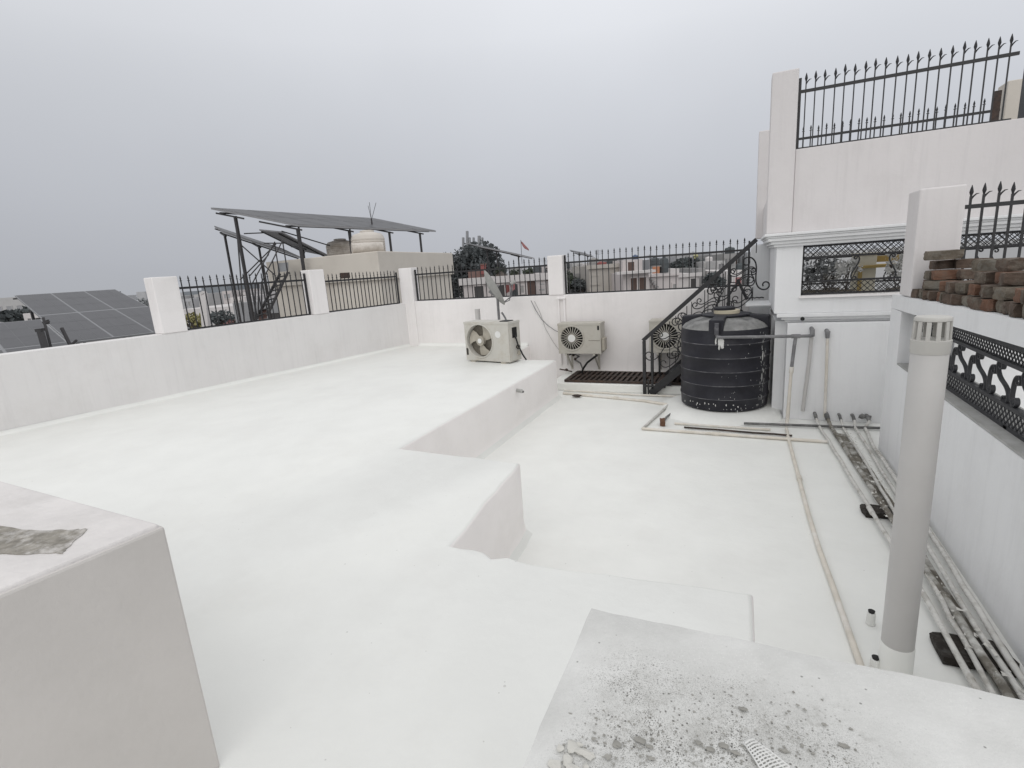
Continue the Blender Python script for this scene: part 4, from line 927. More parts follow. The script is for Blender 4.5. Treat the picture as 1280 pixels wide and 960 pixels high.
# beige neighbour house (corner towards us)
nh = thing('neighbour_house', (-9.5, 12, -9.5), 'plain beige neighbour house with flat roof slab carrying pale water tanks', 'building')
c0 = Vector((-7.75, 9.95)); cl = Vector((-11.6, 10.2)); cr = Vector((-8.38, 14.45)); ck = cl + (cr - c0)
off = (c0 - (cl + cr) / 2).normalized()
def sc_(p, k): m_ = (cl + cr) / 2; return m_ + (Vector(p) - m_) * k
q4 = [c0, cr, ck, cl]
MB().prism([tuple(sc_(p, .955)) for p in q4], -9.5, 1.949).build('wall', 'nb', nh)
MB().prism([tuple(p) for p in q4], 1.95, 2.60).build('roof_slab', 'nb', nh, .02)
def pale_tank(label, c_, r, h):
    t = thing('roof_tank', c_, label, 'water tank', 'pale water tanks on the beige house'); z0 = 0; pf = [(r * .94, 0)]
    for k in range(7): pf += [(r, h * (.04 + .1 * k)), (r, h * (.10 + .1 * k)), (r * .975, h * (.12 + .1 * k))]
    pf += [(r * .97, h * .78), (r * .85, h * .9), (r * .45, h * .98)]
    MB().lathe(pf, c_, 28).build('body', 'ptank', t); MB().lathe([(r * .42, h * .98), (r * .42, h * 1.06), (r * .3, h * 1.08)], c_, 20).build('lid', 'ptank', t)
p = at(461, 309, 13.6); pale_tank('pale ribbed water tank nearer the camera on the beige house roof', (p.x, p.y, 2.603), .43, .58)
p = at(426, 309, 14.6); pale_tank('stained pale water tank farther left on the beige house roof', (p.x, p.y, 2.603), .40, .50)
t = thing('drum', (-9, 11, 2.6), 'pale plastic drum lying on its side before the roof water tanks', 'drum')
a = at(440, 313, 12.6); b = at(479, 310.5, 12.9); a.z = b.z = 2.603 + .13
MB().tube([a, a.lerp(b, .96), b], [.13, .13, .11], 18).build('barrel', 'ptank', t); MB().disc(b + (b - a).normalized() * .008, b - a, .085, .012, 16).build('mouth', 'dark', t)

def sheet(label, corners, th=.05, posts=(), rails=True, name='solar_canopy', cols=5, cat='solar panel', topm='pv'):
    """corners n, r, f, l (near, right, far, left)"""
    n0, r0, f0, l0 = [Vector(c_) for c_ in corners]; t = thing(name, n0, label, cat)
    up = Vector((0, 0, th)); ms = MB().hexa([n0, r0, f0, l0, n0 + up, r0 + up, f0 + up, l0 + up]); ms.build('panel_sheet', 'pvback', t)
    e = Vector((0, 0, th + .004)); gl = MB()
    for i in range(cols):
        for j in range(2):
            def S(u_, v_): return n0 + (r0 - n0) * u_ + (l0 - n0) * v_ + e
            u0, u1 = (i + .02) / cols, (i + .98) / cols; v0, v1 = (j + .02) / 2, (j + .98) / 2
            gl.add([S(u0, v0), S(u1, v0), S(u1, v1), S(u0, v1)], [(0, 1, 2, 3)])
    gl.build('cells', topm, t)
    if rails:
        for v_ in (.12, .88): MB().bar(n0 + (l0 - n0) * v_ + (n0 - r0) * .01 - Vector((0, 0, .035)), r0 + (f0 - r0) * v_ - Vector((0, 0, .035)), .035, .035).build('purlin', 'steel', t)
    for (u_, v_, zf, w_) in posts:
        p = n0 + (r0 - n0) * u_ + (l0 - n0) * v_; MB().bar((p.x, p.y, zf), (p.x, p.y, p.z - .06), w_, w_).build('post', 'steel', t)
        MB().bar(n0 + (r0 - n0) * u_ + (l0 - n0) * max(0, v_ - .1) - Vector((0, 0, .08)), n0 + (r0 - n0) * u_ + (l0 - n0) * min(1, v_ + .45) - Vector((0, 0, .08)), .05, .04).build('beam', 'steel', t)
    return t
N_, R_, L_ = Vector((-9.94, 9.85, 3.34)), Vector((-9.36, 15.19, 3.34)), Vector((-11.72, 8.99, 3.86))
cn = sheet('large flat solar canopy on tall posts above the beige house roof', (N_, R_, R_ + L_ - N_, L_), .045, ((.02, .05, -1.5, .06), (.02, .78, -1.5, .06), (.33, .06, 2.61, .05), (.62, .06, 2.61, .05), (.88, .06, 2.61, .05), (.36, .8, 2.61, .035), (.7, .8, 2.61, .035)), cols=6)
p = N_ + (R_ - N_) * .62 + (L_ - N_) * .3 + Vector((0, 0, .05)); ant = thing('antenna', p, 'thin forked antenna rising above the large solar canopy', 'antenna')
MB().tube([p, p + Vector((0, 0, .16))], .02, 6).build('base', 'steel', ant)
for dx, dy, h in ((0, 0, .62), (-.14, .1, .55), (.16, .1, .6)): MB().tube([p + Vector((0, 0, .12)), p + Vector((dx, dy, h))], .007, 5).build('whip', 'steel', ant)
def quad3(pl): return [at(*q_) for q_ in pl]
a, b, c_ = at(279, 291, 13.0), at(376, 323, 13.6), at(268, 284, 15.0)
sheet('lower sloping solar panel row left of the beige house, nearer one', (a, b, b + c_ - a, c_), .04, ((.05, .3, -2, .045), (.5, .3, -2, .04)), cols=4, name='solar_row')
a, b, c_ = at(352, 291, 15.0), at(412, 321, 16.0), at(324, 288, 17.5)
sheet('lower sloping solar panel row left of the beige house, farther one', (a, b, b + c_ - a, c_), .04, ((.6, .3, -2, .04),), cols=4, name='solar_row')
# bracing under the canopy
bs = thing('steel_frame', at(310, 400, 12.7), 'crossed dark steel bracing below the small solar rows', 'steel frame')
for k, (x0, y0, d0, x1, y1, d1) in enumerate(((297, 298, 12.9, 306, 410, 12.9), (300, 305, 12.9, 345, 345, 13.2), (345, 305, 12.9, 300, 350, 12.9), (312, 345, 13.2, 336, 318, 13.2), (305, 292, 12.6, 330, 291, 12.9), (352, 289, 13.2, 412, 307, 14.2), (330, 304, 13, 358, 304, 13.4))):
    MB().bar(at(x0, y0, d0), at(x1, y1, d1), .026, .026).build('brace', 'steel', bs)
# metal stair beside the house
ms_ = thing('metal_stair', at(330, 400, 12.2), 'dark metal stair with handrails climbing to the beige house roof', 'staircase')
def lerp3(a, b, t_): return a + (b - a) * t_
sa, sb = at(321, 398, 12.0), at(350, 342, 12.6); sa2, sb2 = at(334, 394, 11.9), at(360, 340, 12.5)
MB().bar(sa, sb, .03, .06).build('stringer', 'steel', ms_); MB().bar(sa2, sb2, .03, .06).build('stringer', 'steel', ms_)
for k in range(9):
    u_ = (k + .6) / 9.4; MB().bar(lerp3(sa, sb, u_), lerp3(sa2, sb2, u_), .12, .02).build('tread', 'steel', ms_)
lift = Vector((0, 0, .75))
MB().bar(sa + lift, sb + lift, .02, .02).build('handrail', 'steel', ms_); MB().bar(sa2 + lift, sb2 + lift, .02, .02).build('handrail', 'steel', ms_)
for u_ in (.02, .5, .98):
    for p0_, p1_ in ((sa, sb), (sa2, sb2)): MB().bar(lerp3(p0_, p1_, u_), lerp3(p0_, p1_, u_) + lift, .02, .02).build('post', 'steel', ms_)
MB().hexa([at(347, 340, 12.6), at(360, 339, 12.5), at(360.5, 339, 12.9), at(348, 340, 13.0), at(347, 329, 12.6), at(360, 328, 12.5), at(360.5, 328, 12.9), at(348, 329, 13.0)]).build('landing_panel', 'steell', ms_)
for k in range(3):
    px = (317, 326)[k % 2]; MB().bar(at(319 + k * 4, 355, 12), at(319 + k * 4, 398, 12), .025, .025).build('support', 'steel', ms_)
MB().hexa([at(323, 400, 12.1), at(334, 398, 12.1), at(334, 398, 12.5), at(323, 400, 12.5), at(325, 386, 12.1), at(334, 386, 12.1), at(334, 386, 12.5), at(325, 386, 12.5)]).build('base_box', 'redbrick', ms_)

# solar arrays on the left neighbour roof
YAW = 1.29; TILT = .188
def array(label, c_, w, h, nc, nr, zfoot):
    r_ = Vector((cos(YAW), sin(YAW), 0)); n_ = Vector((-sin(YAW), cos(YAW), 0)); u_ = n_ * cos(TILT) + Vector((0, 0, sin(TILT))); nm = r_.cross(u_)
    t = thing('solar_array', c_, label, 'solar panel', 'solar arrays on the left roof')
    def S(a, b, o=0): return c_ + r_ * (a - .5) * w + u_ * (b - .5) * h + nm * o
    MB().hexa([S(0, 0, -.05), S(1, 0, -.05), S(1, 1, -.05), S(0, 1, -.05), S(0, 0), S(1, 0), S(1, 1), S(0, 1)]).build('frame', 'pvline', t)
    for i in range(nc):
        for j in range(nr):
            g_ = MB(); e_ = .014
            a0, a1, b0, b1 = i / nc + e_ / nc * 1.6, (i + 1) / nc - e_ / nc * 1.6, j / nr + e_ / nr * 1.2, (j + 1) / nr - e_ / nr * 1.2
            for k in range(3):
                for l in range(3):
                    p0 = a0 + (a1 - a0) * k / 3 + .0012; p1 = a0 + (a1 - a0) * (k + 1) / 3 - .0012; q0 = b0 + (b1 - b0) * l / 3 + .0008; q1 = b0 + (b1 - b0) * (l + 1) / 3 - .0008
                    g_.add([S(p0, q0, .004), S(p1, q0, .004), S(p1, q1, .004), S(p0, q1, .004)], [(0, 1, 2, 3)])
            g_.build('panel', 'pv', t)
    for a_, b_ in ((.08, .06), (.92, .06), (.08, .9), (.92, .9), (.5, .06), (.5, .9)):
        p = S(a_, b_, -.06); MB().bar((p.x, p.y, zfoot), p, .07, .07).build('leg', 'steel', t)
    for b_ in (.03, .49, .97):
        MB().bar(S(-.03, b_, -.08), S(1.04, b_, -.08), .06, .05).build('purlin', 'steel', t)
    return t
array('large tilted dark solar array nearest the railing pillar on the left', at(120.9, 388.4, 17), 2.91, 7.38, 3, 2, .0)
c2 = at(51, 399, 13.2); r_ = Vector((cos(YAW), sin(YAW), 0)); u_ = Vector((-sin(YAW), cos(YAW), 0)) * cos(TILT) + Vector((0, 0, sin(TILT)))
array('lower dark solar array at the left edge of view', c2 - r_ * 1.6 - u_ * 2.6, 3.2, 5.2, 3, 2, -.6)
po = thing('post', at(62, 440, 11), 'dark slotted steel post standing in front of the solar arrays, thicker one', 'post'); MB().bar(at(58, 440, 11), at(50, 413, 11), .12, .12).build('shaft', 'steel', po); MB().bar(at(46, 413, 11), at(54, 412, 11), .1, .06).build('head', 'steel', po)
po = thing('post', at(66, 440, 11.2), 'thin dark steel post with clamp in front of the solar arrays', 'post'); MB().bar(at(65, 440, 11.2), at(54, 397, 11.2), .05, .05).build('shaft', 'steel', po); MB().bar(at(54, 404, 11.2), at(61, 401, 11.2), .04, .06).build('clamp', 'steel', po)
po = thing('post', at(88, 434, 11.4), 'short dark steel strut with bracket below the large solar array', 'post'); MB().bar(at(89, 434, 11.4), at(77, 410, 11.4), .05, .06).build('shaft', 'steel', po); MB().bar(at(88, 432, 11.4), at(96, 425, 11.4), .04, .04).build('bracket', 'steel', po)
# the roof these arrays stand on
house('flat grey roof of the left neighbour under the solar arrays', -140, 215, 470, 15.5, 'h_grey', 12, (), name='house')

# ---- left distance
house('pale far building with stained wall at the left edge of view', -30, 47, 372, 60, 'h_farw', 9, grid(5, 2, 1.0, 1.7, .7, 'h_far'))
house('low white building behind the leftmost solar array', 28, 60, 391, 50, 'h_white', 8, grid(3, 1, .5, 1, .6, 'h_dark'))
house('tall hazy blue-grey block behind the first railing', 251, 283, 357, 75, 'h_blue', 10, grid(4, 3, 1.0, 1.4, .7, 'h_blue'))
house('lower hazy blue-grey block beside the tall hazy one', 228, 252, 364, 85, 'h_blue', 10, grid(3, 2, 1.0, 1.5, .7, 'h_blue'))
house('long low white building seen through the first railing', 222, 322, 384, 45, 'h_white', 9, grid(6, 2, .7, 1.6, .7, 'h_far'))
house('grey shed with dark door behind the metal stair', 290, 385, 376, 21, 'h_far', 4, ((.45, .62, .5, 1.2, 'w_dark'), (.82, .93, .3, .6, 'h_dark'), (.2, .3, .4, .5, 'w_dark')))
t = thing('chimney_pipe', at(257, 412, 24), 'thick white upright pipe seen through the first railing', 'pipe'); MB().bar(at(259, 420, 24), at(254, 366, 24), .28, .28).build('shaft', 'h_white', t)
MB().bar(at(252.5, 367, 24), at(256, 365, 24), .36, .12).build('cap', 'h_white', t)
tree('yellow-green bush seen through the first railing', 240, 393, 412, 26, .9, 'leafy', 500, .06, .12, 5, zb=-3)
tree('dark bush behind first railing right of the white pipe', 275, 387, 408, 30, 1.1, 'leafh', 500, .07, .14, 6, zb=-4)
t = thing('flowering_shrub', at(290, 410, 22), 'shrub with red flowers at the foot of the first railing', 'plant'); lfm = MB(); leaf_cloud(lfm, at(290, 404, 22), .35, .3, .16, 130, .03, .08, random.Random(3)); lfm.build('flowers', 'pinkc', t); lfm = MB(); leaf_cloud(lfm, at(296, 406, 22), .5, .4, .2, 160, .04, .08, random.Random(4)); lfm.build('leaves', 'leafn', t)
for k, (px, pt, pb, d, r) in enumerate(((10, 388, 402, 55, 2.2), (35, 386, 400, 58, 1.8), (175, 372, 392, 120, 4), (192, 376, 392, 110, 3.5), (205, 377, 392, 125, 4))):
    tree(('small hazy tree below the pale far building', 'small hazy tree right of the pale far building', 'hazy far tree left of the railing pillar', 'hazy far tree next to the railing pillar', 'hazy far tree hidden partly by the railing pillar')[k], px, pt, pb, d, r, 'leafg' if k > 1 else 'leafh', 500, .2, .45, 20 + k)

# ---- centre
tree('big dark rounded tree behind the beige house', 583, 304, 372, 46, 3.1, 'leafd', 4200, .12, .26, 31, lobes=16)
tree('dark tree at the right flank of the big rounded tree', 612, 322, 372, 48, 2.0, 'leafh', 1500, .12, .26, 32, lobes=9)
tree('dark tree low at the left flank of the big rounded tree', 560, 316, 372, 47, 2.0, 'leafd', 1800, .12, .26, 33, lobes=9)
def pink_extra(t, Q, W, zt):
    # terrace clutter: red screen, plants
    MB().hexa([Q(W * .07, .5, zt), Q(W * .26, .5, zt), Q(W * .26, .6, zt), Q(W * .07, .6, zt), Q(W * .07, .5, zt + .45), Q(W * .26, .5, zt + .45), Q(W * .26, .6, zt + .45), Q(W * .07, .6, zt + .45)]).build('red_screen', 'redbrick', t)
    st_ = MB()
    for k in range(6):
        st_.hexa([Q(W * (.86 + .012 * k), -.9 + .0 * k, zt - 1.9 + .28 * k), Q(W * .97, -.9, zt - 1.9 + .28 * k), Q(W * .97, -.3, zt - 1.9 + .28 * k), Q(W * (.86 + .012 * k), -.3, zt - 1.9 + .28 * k), Q(W * (.86 + .012 * k), -.9, zt - 1.84 + .28 * k), Q(W * .97, -.9, zt - 1.84 + .28 * k), Q(W * .97, -.3, zt - 1.84 + .28 * k), Q(W * (.86 + .012 * k), -.3, zt - 1.84 + .28 * k)])
    st_.build('steps', 'h_grey', t)
house('pinkish white house with laundry and dark openings behind the back railing', 577, 682, 346, 26, 'h_pink', 7,
      ((.14, .25, .38, .6, 'w_dark'), (.39, .50, .40, .75, 'w_dark'), (.58, .66, .40, .7, 'leafd'), (.775, .87, .30, .8, 'w_brown'), (.70, .73, .5, .35, 'h_grey')), parapet=.28, extras=pink_extra, roofm='h_white')
for k, (px, py, m_, lab) in enumerate(((634, 360, 'redc', 'red cloth hanging on the pinkish house, left one'), (641, 357, 'pinkc', 'pink cloth hanging on the pinkish house, right one'))):
    t = thing('laundry', at(px, py, 25.7), lab, 'laundry'); q0, q1 = at(px - 2.6, py - 4, 25.7), at(px + 2.6, py - 4, 25.7); vs = []
    for i in range(7):
        for j in range(2):
            p = q0.lerp(q1, i / 6); vs.append(p + Vector((.0, .05 * sin(i * 2), -(.38 + .05 * sin(i)) * j)))
    MB().add(vs, [(i * 2, i * 2 + 2, i * 2 + 3, i * 2 + 1) for i in range(6)], True).build('cloth', m_, t); MB().tube([q0 - Vector((.1, 0, 0)), q1 + Vector((.1, 0, 0))], .01, 5).build('line', 'steel', t)
t = thing('red_crate', at(603, 342, 26.4), 'red crate standing on the terrace of the pinkish house', 'crate')
MB().hexa([at(600, 343, 26.4), at(607.5, 342.5, 26.4), at(607.5, 342.5, 26.8), at(600, 343, 26.8), at(600, 331, 26.4), at(607.5, 330.5, 26.4), at(607.5, 330.5, 26.8), at(600, 331, 26.8)]).build('side', 'redc', t); MB().bar(at(599.6, 330.6, 26.6), at(608, 330, 26.6), .5, .05).build('rim', 'redbrick', t)
for k, (px, pt, pb) in enumerate(((624, 333, 345), (643, 336, 345), (661, 335, 345))):
    tree(('dark potted bush on the pinkish house terrace, left of three', 'dark potted bush on the pinkish house terrace, middle of three', 'dark potted bush on the pinkish house terrace, right of three')[k], px, pt, pb, 27.5, .45, 'leafn', 320, .04, .09, 50 + k, lobes=5, zb=at(px, 346, 27.5).z, group='terrace bushes')
a, b, c_ = at(600, 309, 29), at(668, 323.5, 29), at(583, 304.5, 31)
sheet('thin solar canopy on poles above the pinkish house', (a, b, b + c_ - a, c_), .05, ((.18, .2, 1.6, .06), (.36, .2, 1.6, .06), (.8, .3, 1.6, .06)), cols=5)
tw = thing('telecom_mast', at(590, 350, 50), 'pale telecom mast with panel antennas in front of the dark tree', 'mast')
for px in (583, 592, 600): MB().bar(at(px, 360, 50), at(px, 300 if px < 600 else 305, 50), .09, .09).build('leg', 'steell', tw)
MB().bar(at(578, 304, 50), at(604, 308, 50), .12, .12).build('cross_arm', 'steell', tw)
for px, y0, y1, w_ in ((579, 297, 313, .18), (584, 289, 312, .2), (587, 297, 306, .16), (592, 297, 306, .16), (599, 295, 307, .24), (603, 297, 304, .16)): MB().bar(at(px, y0, 49.8), at(px, y1, 49.8), w_, w_, up=(0, 1, 0)).build('antenna_panel', 'steell', tw)
for px, py in ((579, 320), (584, 318), (591, 321)): MB().disc(at(px, py, 49.7), FWD, .17, .1, 14).build('dish', 'h_white', tw)
fg = thing('flag', at(652, 322, 38), 'small torn pink flag on a thin pole above the roofs', 'flag')
MB().tube([at(652.5, 330, 38), at(651, 300, 38)], .02, 5).build('pole', 'steel', fg)
fl0 = [(651.3, 301.5, 303.5), (653.5, 303, 308), (656, 306, 311), (658.5, 308.5, 312), (661, 311.5, 313.5)]
vs = []
for x, y0, y1 in fl0: vs += [at(x, y0, 38), at(x, y1, 38.1)]
MB().add(vs, [(i * 2, i * 2 + 2, i * 2 + 3, i * 2 + 1) for i in range(4)], True).build('cloth', 'pinkc', fg)
# ---- right centre
house('low dark grey roofs just right of the back pillar', 700, 738, 343, 32, 'h_grey', 8, ((.1, .4, .5, .6, 'h_dark'), (.5, .9, .9, .6, 'h_dark')), parapet=.2)
house('small pale roof room behind the low dark grey roofs', 703, 714, 336, 36, 'h_white', 3, ((.3, .7, .4, .6, 'h_dark'),))
house('broad plain beige building behind the back railing', 736, 776, 331.5, 28, 'h_beige', 8, ((.05, .3, .55, .4, 'h_beige'),), parapet=.15)
house('beige block with two slit windows beside the broad plain one', 768, 786, 333, 29.5, 'h_beige', 7, ((.32, .45, .75, .6, 'w_dark'), (.56, .68, .75, .6, 'w_dark')))
def brown_extra(t, Q, W, zt):
    MB().hexa([Q(-.4, -.5, zt), Q(W + .2, -.5, zt), Q(W + .2, .1, zt), Q(-.4, .1, zt), Q(-.4, -.5, zt + .12), Q(W + .2, -.5, zt + .12), Q(W + .2, .1, zt + .12), Q(-.4, .1, zt + .12)]).build('roof_slab', 'h_white', t)
house('beige house with two brown shuttered windows and a projecting roof slab', 779, 811, 341.5, 25, 'h_pink', 7, ((.28, .52, .22, .62, 'w_brown'), (.62, .88, .22, .62, 'w_brown')), extras=brown_extra)
house('small roof room with brown window above the beige house', 778, 803, 324.5, 27, 'h_pink', 3, ((.26, .58, .12, .45, 'w_brown'),), base=at(790, 342, 27).z)
roof_tank('dark blue round tank on the small roof room', 794, 326, 27.5, .16, .3, 'bluet')
def stair_extra(t, Q, W, zt):
    s_ = MB()
    for k in range(7): s_.bar(Q(W * (.05 + .05 * k), -.15, zt - .15 - .14 * k), Q(W * (.17 + .05 * k), -.15, zt - .15 - .14 * k), .3, .06)
    s_.build('outside_steps', 'h_grey', t)
house('pinkish white house with outside steps, right of the brown windows', 809, 848, 344, 27, 'h_pink', 7, ((.82, .92, .5, .35, 'h_grey'),), parapet=.05, extras=stair_extra)
house('white roof parapet behind the outside-step house', 833, 849, 336, 30, 'h_white', 4, ((.2, .8, .3, .2, 'h_white'),))
t = thing('orange_box', at(820, 341, 28), 'orange brick box on the roof between black tanks', 'box'); MB().hexa([at(815.5, 342, 28), at(824.5, 341.6, 28), at(824.5, 341.6, 28.8), at(815.5, 342, 28.8), at(815.5, 333.5, 28), at(824.5, 333, 28), at(824.5, 333, 28.8), at(815.5, 333.5, 28.8)]).build('box_body', 'orange', t); MB().bar(at(815, 333, 28.3), at(825, 332.5, 28.3), .5, .05).build('lid', 'h_grey', t)
roof_tank('dark round tank above the orange box, left of the pair', 818, 333, 29.5, .26, .5, 'blackt')
roof_tank('dark round tank above the roofs, right of the pair', 830, 341, 28.5, .25, .82, 'blackt')
house('white house with a framed dark porch, left of the stair handrail', 847, 874, 342.5, 30, 'h_white', 7, ((.08, .50, .75, .5, 'h_grey'), (.6, .85, .28, 1.0, 'w_dark')), parapet=.16)
tree('dark tree behind the framed porch house, left of two', 857, 325, 345, 38, 1.7, 'leafh', 1700, .08, .17, 61, lobes=8)
tree('dark tree behind the framed porch house, right of two', 876, 327, 348, 40, 1.8, 'leafh', 1700, .08, .17, 62, lobes=8)
tree('dark hazy tree left of the black roof tanks', 842, 330, 346, 44, 1.5, 'leafg', 900, .08, .17, 63, lobes=6)
for k, (px, pt, pb, d, r, lf_, lab) in enumerate(((708, 341, 362, 30.5, .9, 'leafn', 'dark green tree among the low grey roofs right of the back pillar'), (727, 347, 366, 30, .8, 'leafh', 'small dark tree before the low grey roofs, beside the broad beige building'),
        (760, 326, 338, 70, 2.6, 'leafg', 'hazy tree showing above the broad plain beige building'), (860, 320, 334, 80, 3.2, 'leafg', 'hazy tree on the skyline above the framed porch house'), (893, 318, 332, 85, 2.6, 'leafg', 'hazy tree on the skyline near the tall narrow block'), (926, 322, 345, 60, 2.0, 'leafh', 'dark hazy tree under the top of the stair handrail'), (690, 334, 356, 60, 2.4, 'leafg', 'hazy tree directly behind the back pillar'), (560, 338, 372, 60, 2.2, 'leafg', 'hazy low tree behind the right end of the beige house'), (890, 342, 362, 29, .8, 'leafh', 'dark tree below the middle of the stair handrail'))):
    tree(lab, px, pt, pb, d, r, lf_, 900, .07 * d / 35, .16 * d / 35, 300 + k, lobes=7)
house('grey hazy wall with greenery left of the tall pale block', 873, 882, 335, 33, 'h_grey', 6, grid(1, 2, .5, .9, .5, 'h_dark'))
house('tall narrow pale block crossed by the stair handrail', 880, 892, 327, 36, 'h_farw', 6, ((.1, .9, .4, .25, 'h_far'),) )
house('dark grey tower with white-framed windows beside the handrail', 897, 906, 326, 34, 'h_farw', 6, grid(2, 3, .2, .75, .5, 'h_dark', .05, .95, .75))
house('grey block rising behind the upper handrail', 904, 920, 317, 42, 'h_grey', 7, grid(3, 4, .4, .9, .45, 'h_dark'))
house('pale low house below the upper handrail', 908, 930, 338, 30, 'h_white', 6, ((.1, .3, .3, .4, 'w_dark'), (.5, .85, .4, .5, 'pinkc'), (.15, .8, 1.1, .4, 'w_dark')))
house('hazy grey block at the right end of the back railing', 919, 940, 322, 48, 'h_far', 7, grid(3, 3, .5, 1.1, .5, 'h_grey'))
t = thing('yellow_kiosk', at(870, 330, 42), 'small yellow-green roof hut above the trees', 'hut'); MB().hexa([at(866.5, 329, 42), at(872.5, 328.6, 42), at(872.5, 328.6, 43), at(866.5, 329, 43), at(866.5, 320, 42), at(872.5, 319.6, 42), at(872.5, 319.6, 43), at(866.5, 320, 43)]).build('wall', 'yel', t); MB().hexa([at(865.8, 320, 41.9), at(873.2, 319.6, 41.9), at(873.2, 319.6, 43.1), at(865.8, 320, 43.1), at(867.5, 318.3, 42.2), at(871.5, 318, 42.2), at(871.5, 318, 42.8), at(867.5, 318.3, 42.8)]).build('roof', 'yel', t)
for k, (px, py, m_, lab) in enumerate(((752, 329, 'redc', 'crumpled red cloth on the plain beige roof'), (720, 322, 'steell', 'thin tilted solar sheet above the low grey roofs'))):
    if k == 0:
        t = thing('cloth', at(px, py, 28), lab, 'cloth'); MB().blob(at(752, 330, 28.4), .17, 3, (1.5, .8, .8), 2, .25).build('fold', 'redc', t); MB().blob(at(757, 331.5, 28.4), .13, 4, (1.6, .8, .5), 2, .25).build('dark_fold', 'w_brown', t)
    else:
        a, b, c_ = at(724, 317.5, 33), at(742, 321, 33), at(712, 313, 35); sheet(lab, (a, b, b + c_ - a, c_), .04, ((.2, .3, 1.0, .05), (.8, .3, 1.0, .05)), cols=3)
for k, (px, pb, d, r, h, m_, lab) in enumerate(((707, 336, 36, .3, .45, 'blackt', 'black roof tank on the pale roof room right of the back pillar'), (765, 333, 30, .3, .42, 'blackt', 'black roof tank at the right end of the broad beige roof'), (742, 331, 29, .26, .38, 'h_grey', 'grey roof tank at the left end of the broad beige roof'), (912, 318, 44, .4, .6, 'blackt', 'black roof tank on the grey block behind the handrail'), (886, 328, 37, .25, .4, 'h_white', 'white roof tank on the tall narrow block'), (925, 338, 31, .25, .42, 'blackt', 'black roof tank on the pale low house below the handrail'), (672, 341, 27, .22, .36, 'blackt', 'black roof tank on the right end of the pinkish house'))):
    roof_tank(lab, px, pb, d, r, h, m_)
for k, (px, pb, pt, d, lab) in enumerate(((748, 332, 312, 30, 'thin antenna pole on the broad beige roof'), (812, 343, 318, 27.5, 'thin antenna pole between the two brown-window houses'), (866, 342, 314, 31, 'thin antenna pole on the framed porch house'), (681, 345, 322, 27, 'thin antenna pole on the pinkish house near the back pillar'))):
    p = at(px, pb, d); q = at(px, pt, d); q.x, q.y = p.x, p.y
    t = thing('antenna_pole', p, lab, 'pole', 'antenna poles on the roofs'); MB().bar(p, q, .035, .035).build('mast', 'steell', t)
    ab = MB()
    for j in range(4): ab.bar(q + Vector((-.22 + .03 * j, 0, -.06 - .07 * j)), q + Vector((.22 - .03 * j, .05, -.06 - .07 * j)), .014, .014)
    ab.build('aerial', 'steell', t)
# far haze of roofs and trees up to the skyline
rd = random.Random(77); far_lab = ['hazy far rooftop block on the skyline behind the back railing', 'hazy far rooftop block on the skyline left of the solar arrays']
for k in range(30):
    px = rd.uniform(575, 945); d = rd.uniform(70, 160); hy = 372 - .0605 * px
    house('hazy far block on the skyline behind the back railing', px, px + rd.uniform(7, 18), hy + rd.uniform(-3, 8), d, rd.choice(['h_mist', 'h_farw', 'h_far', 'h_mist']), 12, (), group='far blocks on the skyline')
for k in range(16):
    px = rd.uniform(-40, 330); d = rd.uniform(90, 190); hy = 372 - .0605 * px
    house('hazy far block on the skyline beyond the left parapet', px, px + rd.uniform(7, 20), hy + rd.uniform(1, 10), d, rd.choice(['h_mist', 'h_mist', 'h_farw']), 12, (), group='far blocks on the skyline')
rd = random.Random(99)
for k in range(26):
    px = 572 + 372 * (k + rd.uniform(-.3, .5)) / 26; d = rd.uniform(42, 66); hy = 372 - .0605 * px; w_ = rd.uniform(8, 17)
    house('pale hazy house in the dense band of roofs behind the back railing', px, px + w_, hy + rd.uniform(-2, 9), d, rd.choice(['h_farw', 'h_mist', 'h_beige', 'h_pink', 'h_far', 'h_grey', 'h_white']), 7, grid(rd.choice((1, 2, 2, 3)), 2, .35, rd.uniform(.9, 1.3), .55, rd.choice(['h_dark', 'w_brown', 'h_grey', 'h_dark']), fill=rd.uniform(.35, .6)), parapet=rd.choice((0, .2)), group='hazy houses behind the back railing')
for k in range(9):
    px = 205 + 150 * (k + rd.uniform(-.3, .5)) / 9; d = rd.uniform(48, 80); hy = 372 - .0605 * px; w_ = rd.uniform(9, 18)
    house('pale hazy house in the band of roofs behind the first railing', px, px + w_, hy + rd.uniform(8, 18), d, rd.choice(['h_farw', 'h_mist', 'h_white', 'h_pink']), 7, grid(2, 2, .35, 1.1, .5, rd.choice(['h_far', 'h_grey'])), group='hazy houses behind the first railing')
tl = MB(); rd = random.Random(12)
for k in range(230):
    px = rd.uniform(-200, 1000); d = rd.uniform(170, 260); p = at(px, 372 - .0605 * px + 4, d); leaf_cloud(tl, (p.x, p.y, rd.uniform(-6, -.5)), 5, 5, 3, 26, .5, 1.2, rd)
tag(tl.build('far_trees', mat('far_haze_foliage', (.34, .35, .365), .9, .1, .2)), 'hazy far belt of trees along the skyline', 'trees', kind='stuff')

# ------------------------------------------------------------------ light
wd = bpy.data.worlds.new('World'); scn.world = wd; wd.use_nodes = True; nt = wd.node_tree
bg = nt.nodes['Background']; SUN_EL, SUN_AZ = radians(33), radians(166)   # azimuth measured from +Y clockwise
sky = nd(nt, 'ShaderNodeTexSky', sky_type='NISHITA'); sky.sun_disc = False; sky.sun_elevation = SUN_EL; sky.sun_rotation = SUN_AZ; sky.dust_density = 6; sky.air_density = 1.5
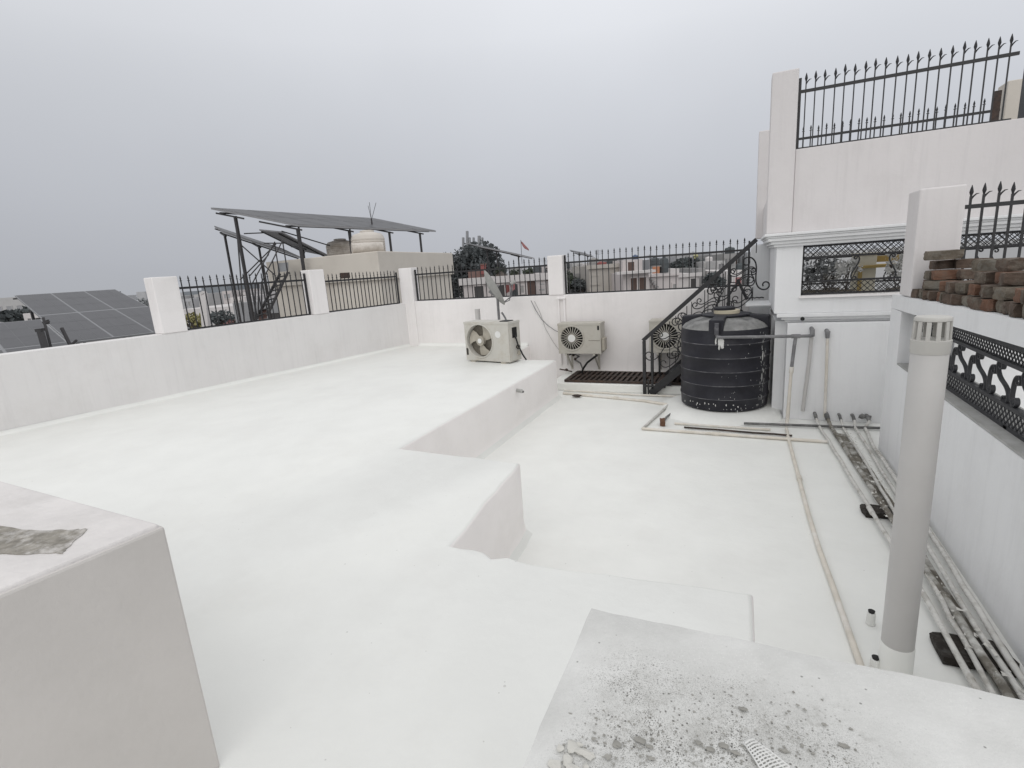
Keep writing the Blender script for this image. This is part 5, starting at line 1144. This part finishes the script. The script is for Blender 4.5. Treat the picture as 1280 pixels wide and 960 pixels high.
# overcast: a grey cloud sheet, brighter overhead, laid over the physical sky
tc = nd(nt, 'ShaderNodeTexCoord'); sp_ = nd(nt, 'ShaderNodeSeparateXYZ'); nt.links.new(tc.outputs['Generated'], sp_.inputs[0])
rp = nd(nt, 'ShaderNodeValToRGB'); cr_ = rp.color_ramp; cr_.interpolation = 'B_SPLINE'
cr_.elements[0].position = 0.0; cr_.elements[0].color = (.44, .455, .475, 1); cr_.elements[1].position = 1; cr_.elements[1].color = (1.03, 1.02, .99, 1)
for p_, c_ in ((.05, (.455, .47, .50)), (.14, (.50, .515, .545)), (.25, (.575, .59, .615)), (.36, (.66, .675, .695)), (.6, (.92, .93, .94))):
    e_ = cr_.elements.new(p_); e_.color = (*c_, 1)
nt.links.new(sp_.outputs['Z'], rp.inputs['Fac'])
cn_ = nd(nt, 'ShaderNodeTexNoise'); cn_.inputs['Scale'].default_value = 2.2; cn_.inputs['Detail'].default_value = 6; nt.links.new(tc.outputs['Generated'], cn_.inputs['Vector'])
cr2 = nd(nt, 'ShaderNodeMapRange'); cr2.inputs['To Min'].default_value = .97; cr2.inputs['To Max'].default_value = 1.03; cr2.inputs['From Min'].default_value = .3; cr2.inputs['From Max'].default_value = .7; nt.links.new(cn_.outputs['Fac'], cr2.inputs['Value'])
dt = nd(nt, 'ShaderNodeVectorMath', operation='DOT_PRODUCT'); nt.links.new(tc.outputs['Generated'], dt.inputs[0]); dt.inputs[1].default_value = (.72, .69, .0)
az = nd(nt, 'ShaderNodeMapRange'); az.inputs['From Min'].default_value = -.45; az.inputs['From Max'].default_value = .5; az.inputs['To Min'].default_value = .965; az.inputs['To Max'].default_value = 1.13; nt.links.new(dt.outputs['Value'], az.inputs['Value'])
azm = nd(nt, 'ShaderNodeMath', operation='MULTIPLY'); nt.links.new(az.outputs['Result'], azm.inputs[0]); nt.links.new(cr2.outputs['Result'], azm.inputs[1])
vm = nd(nt, 'ShaderNodeVectorMath', operation='MULTIPLY'); nt.links.new(rp.outputs['Color'], vm.inputs[0]); nt.links.new(azm.outputs[0], vm.inputs[1])
sc10 = nd(nt, 'ShaderNodeVectorMath', operation='SCALE'); sc10.inputs['Scale'].default_value = 10; nt.links.new(vm.outputs[0], sc10.inputs[0])
tn_ = nd(nt, 'ShaderNodeVectorMath', operation='MULTIPLY'); tn_.inputs[1].default_value = (1.0, 1.003, 1.028); nt.links.new(sc10.outputs[0], tn_.inputs[0]); sc10 = tn_
mx = nd(nt, 'ShaderNodeMix', data_type='RGBA'); mx.inputs['Factor'].default_value = .96; nt.links.new(sky.outputs[0], mx.inputs['A']); nt.links.new(sc10.outputs[0], mx.inputs['B'])
nt.links.new(mx.outputs['Result'], bg.inputs['Color']); bg.inputs['Strength'].default_value = .1
sl = bpy.data.lights.new('sun', 'SUN'); sl.energy = .85; sl.angle = radians(75); sl.color = (1, .985, .965)
so = bpy.data.objects.new('sun', sl); COL.objects.link(so)
dirv = Vector((sin(SUN_AZ) * cos(SUN_EL), cos(SUN_AZ) * cos(SUN_EL), sin(SUN_EL)))
so.rotation_euler = (-dirv).to_track_quat('-Z', 'Y').to_euler(); so.location = (0, 0, 20)
scn.view_settings.view_transform = 'Standard'; scn.view_settings.look = 'None'; scn.view_settings.exposure = 0; scn.view_settings.gamma = 1
scn.cycles.max_bounces = 8; scn.cycles.diffuse_bounces = 5
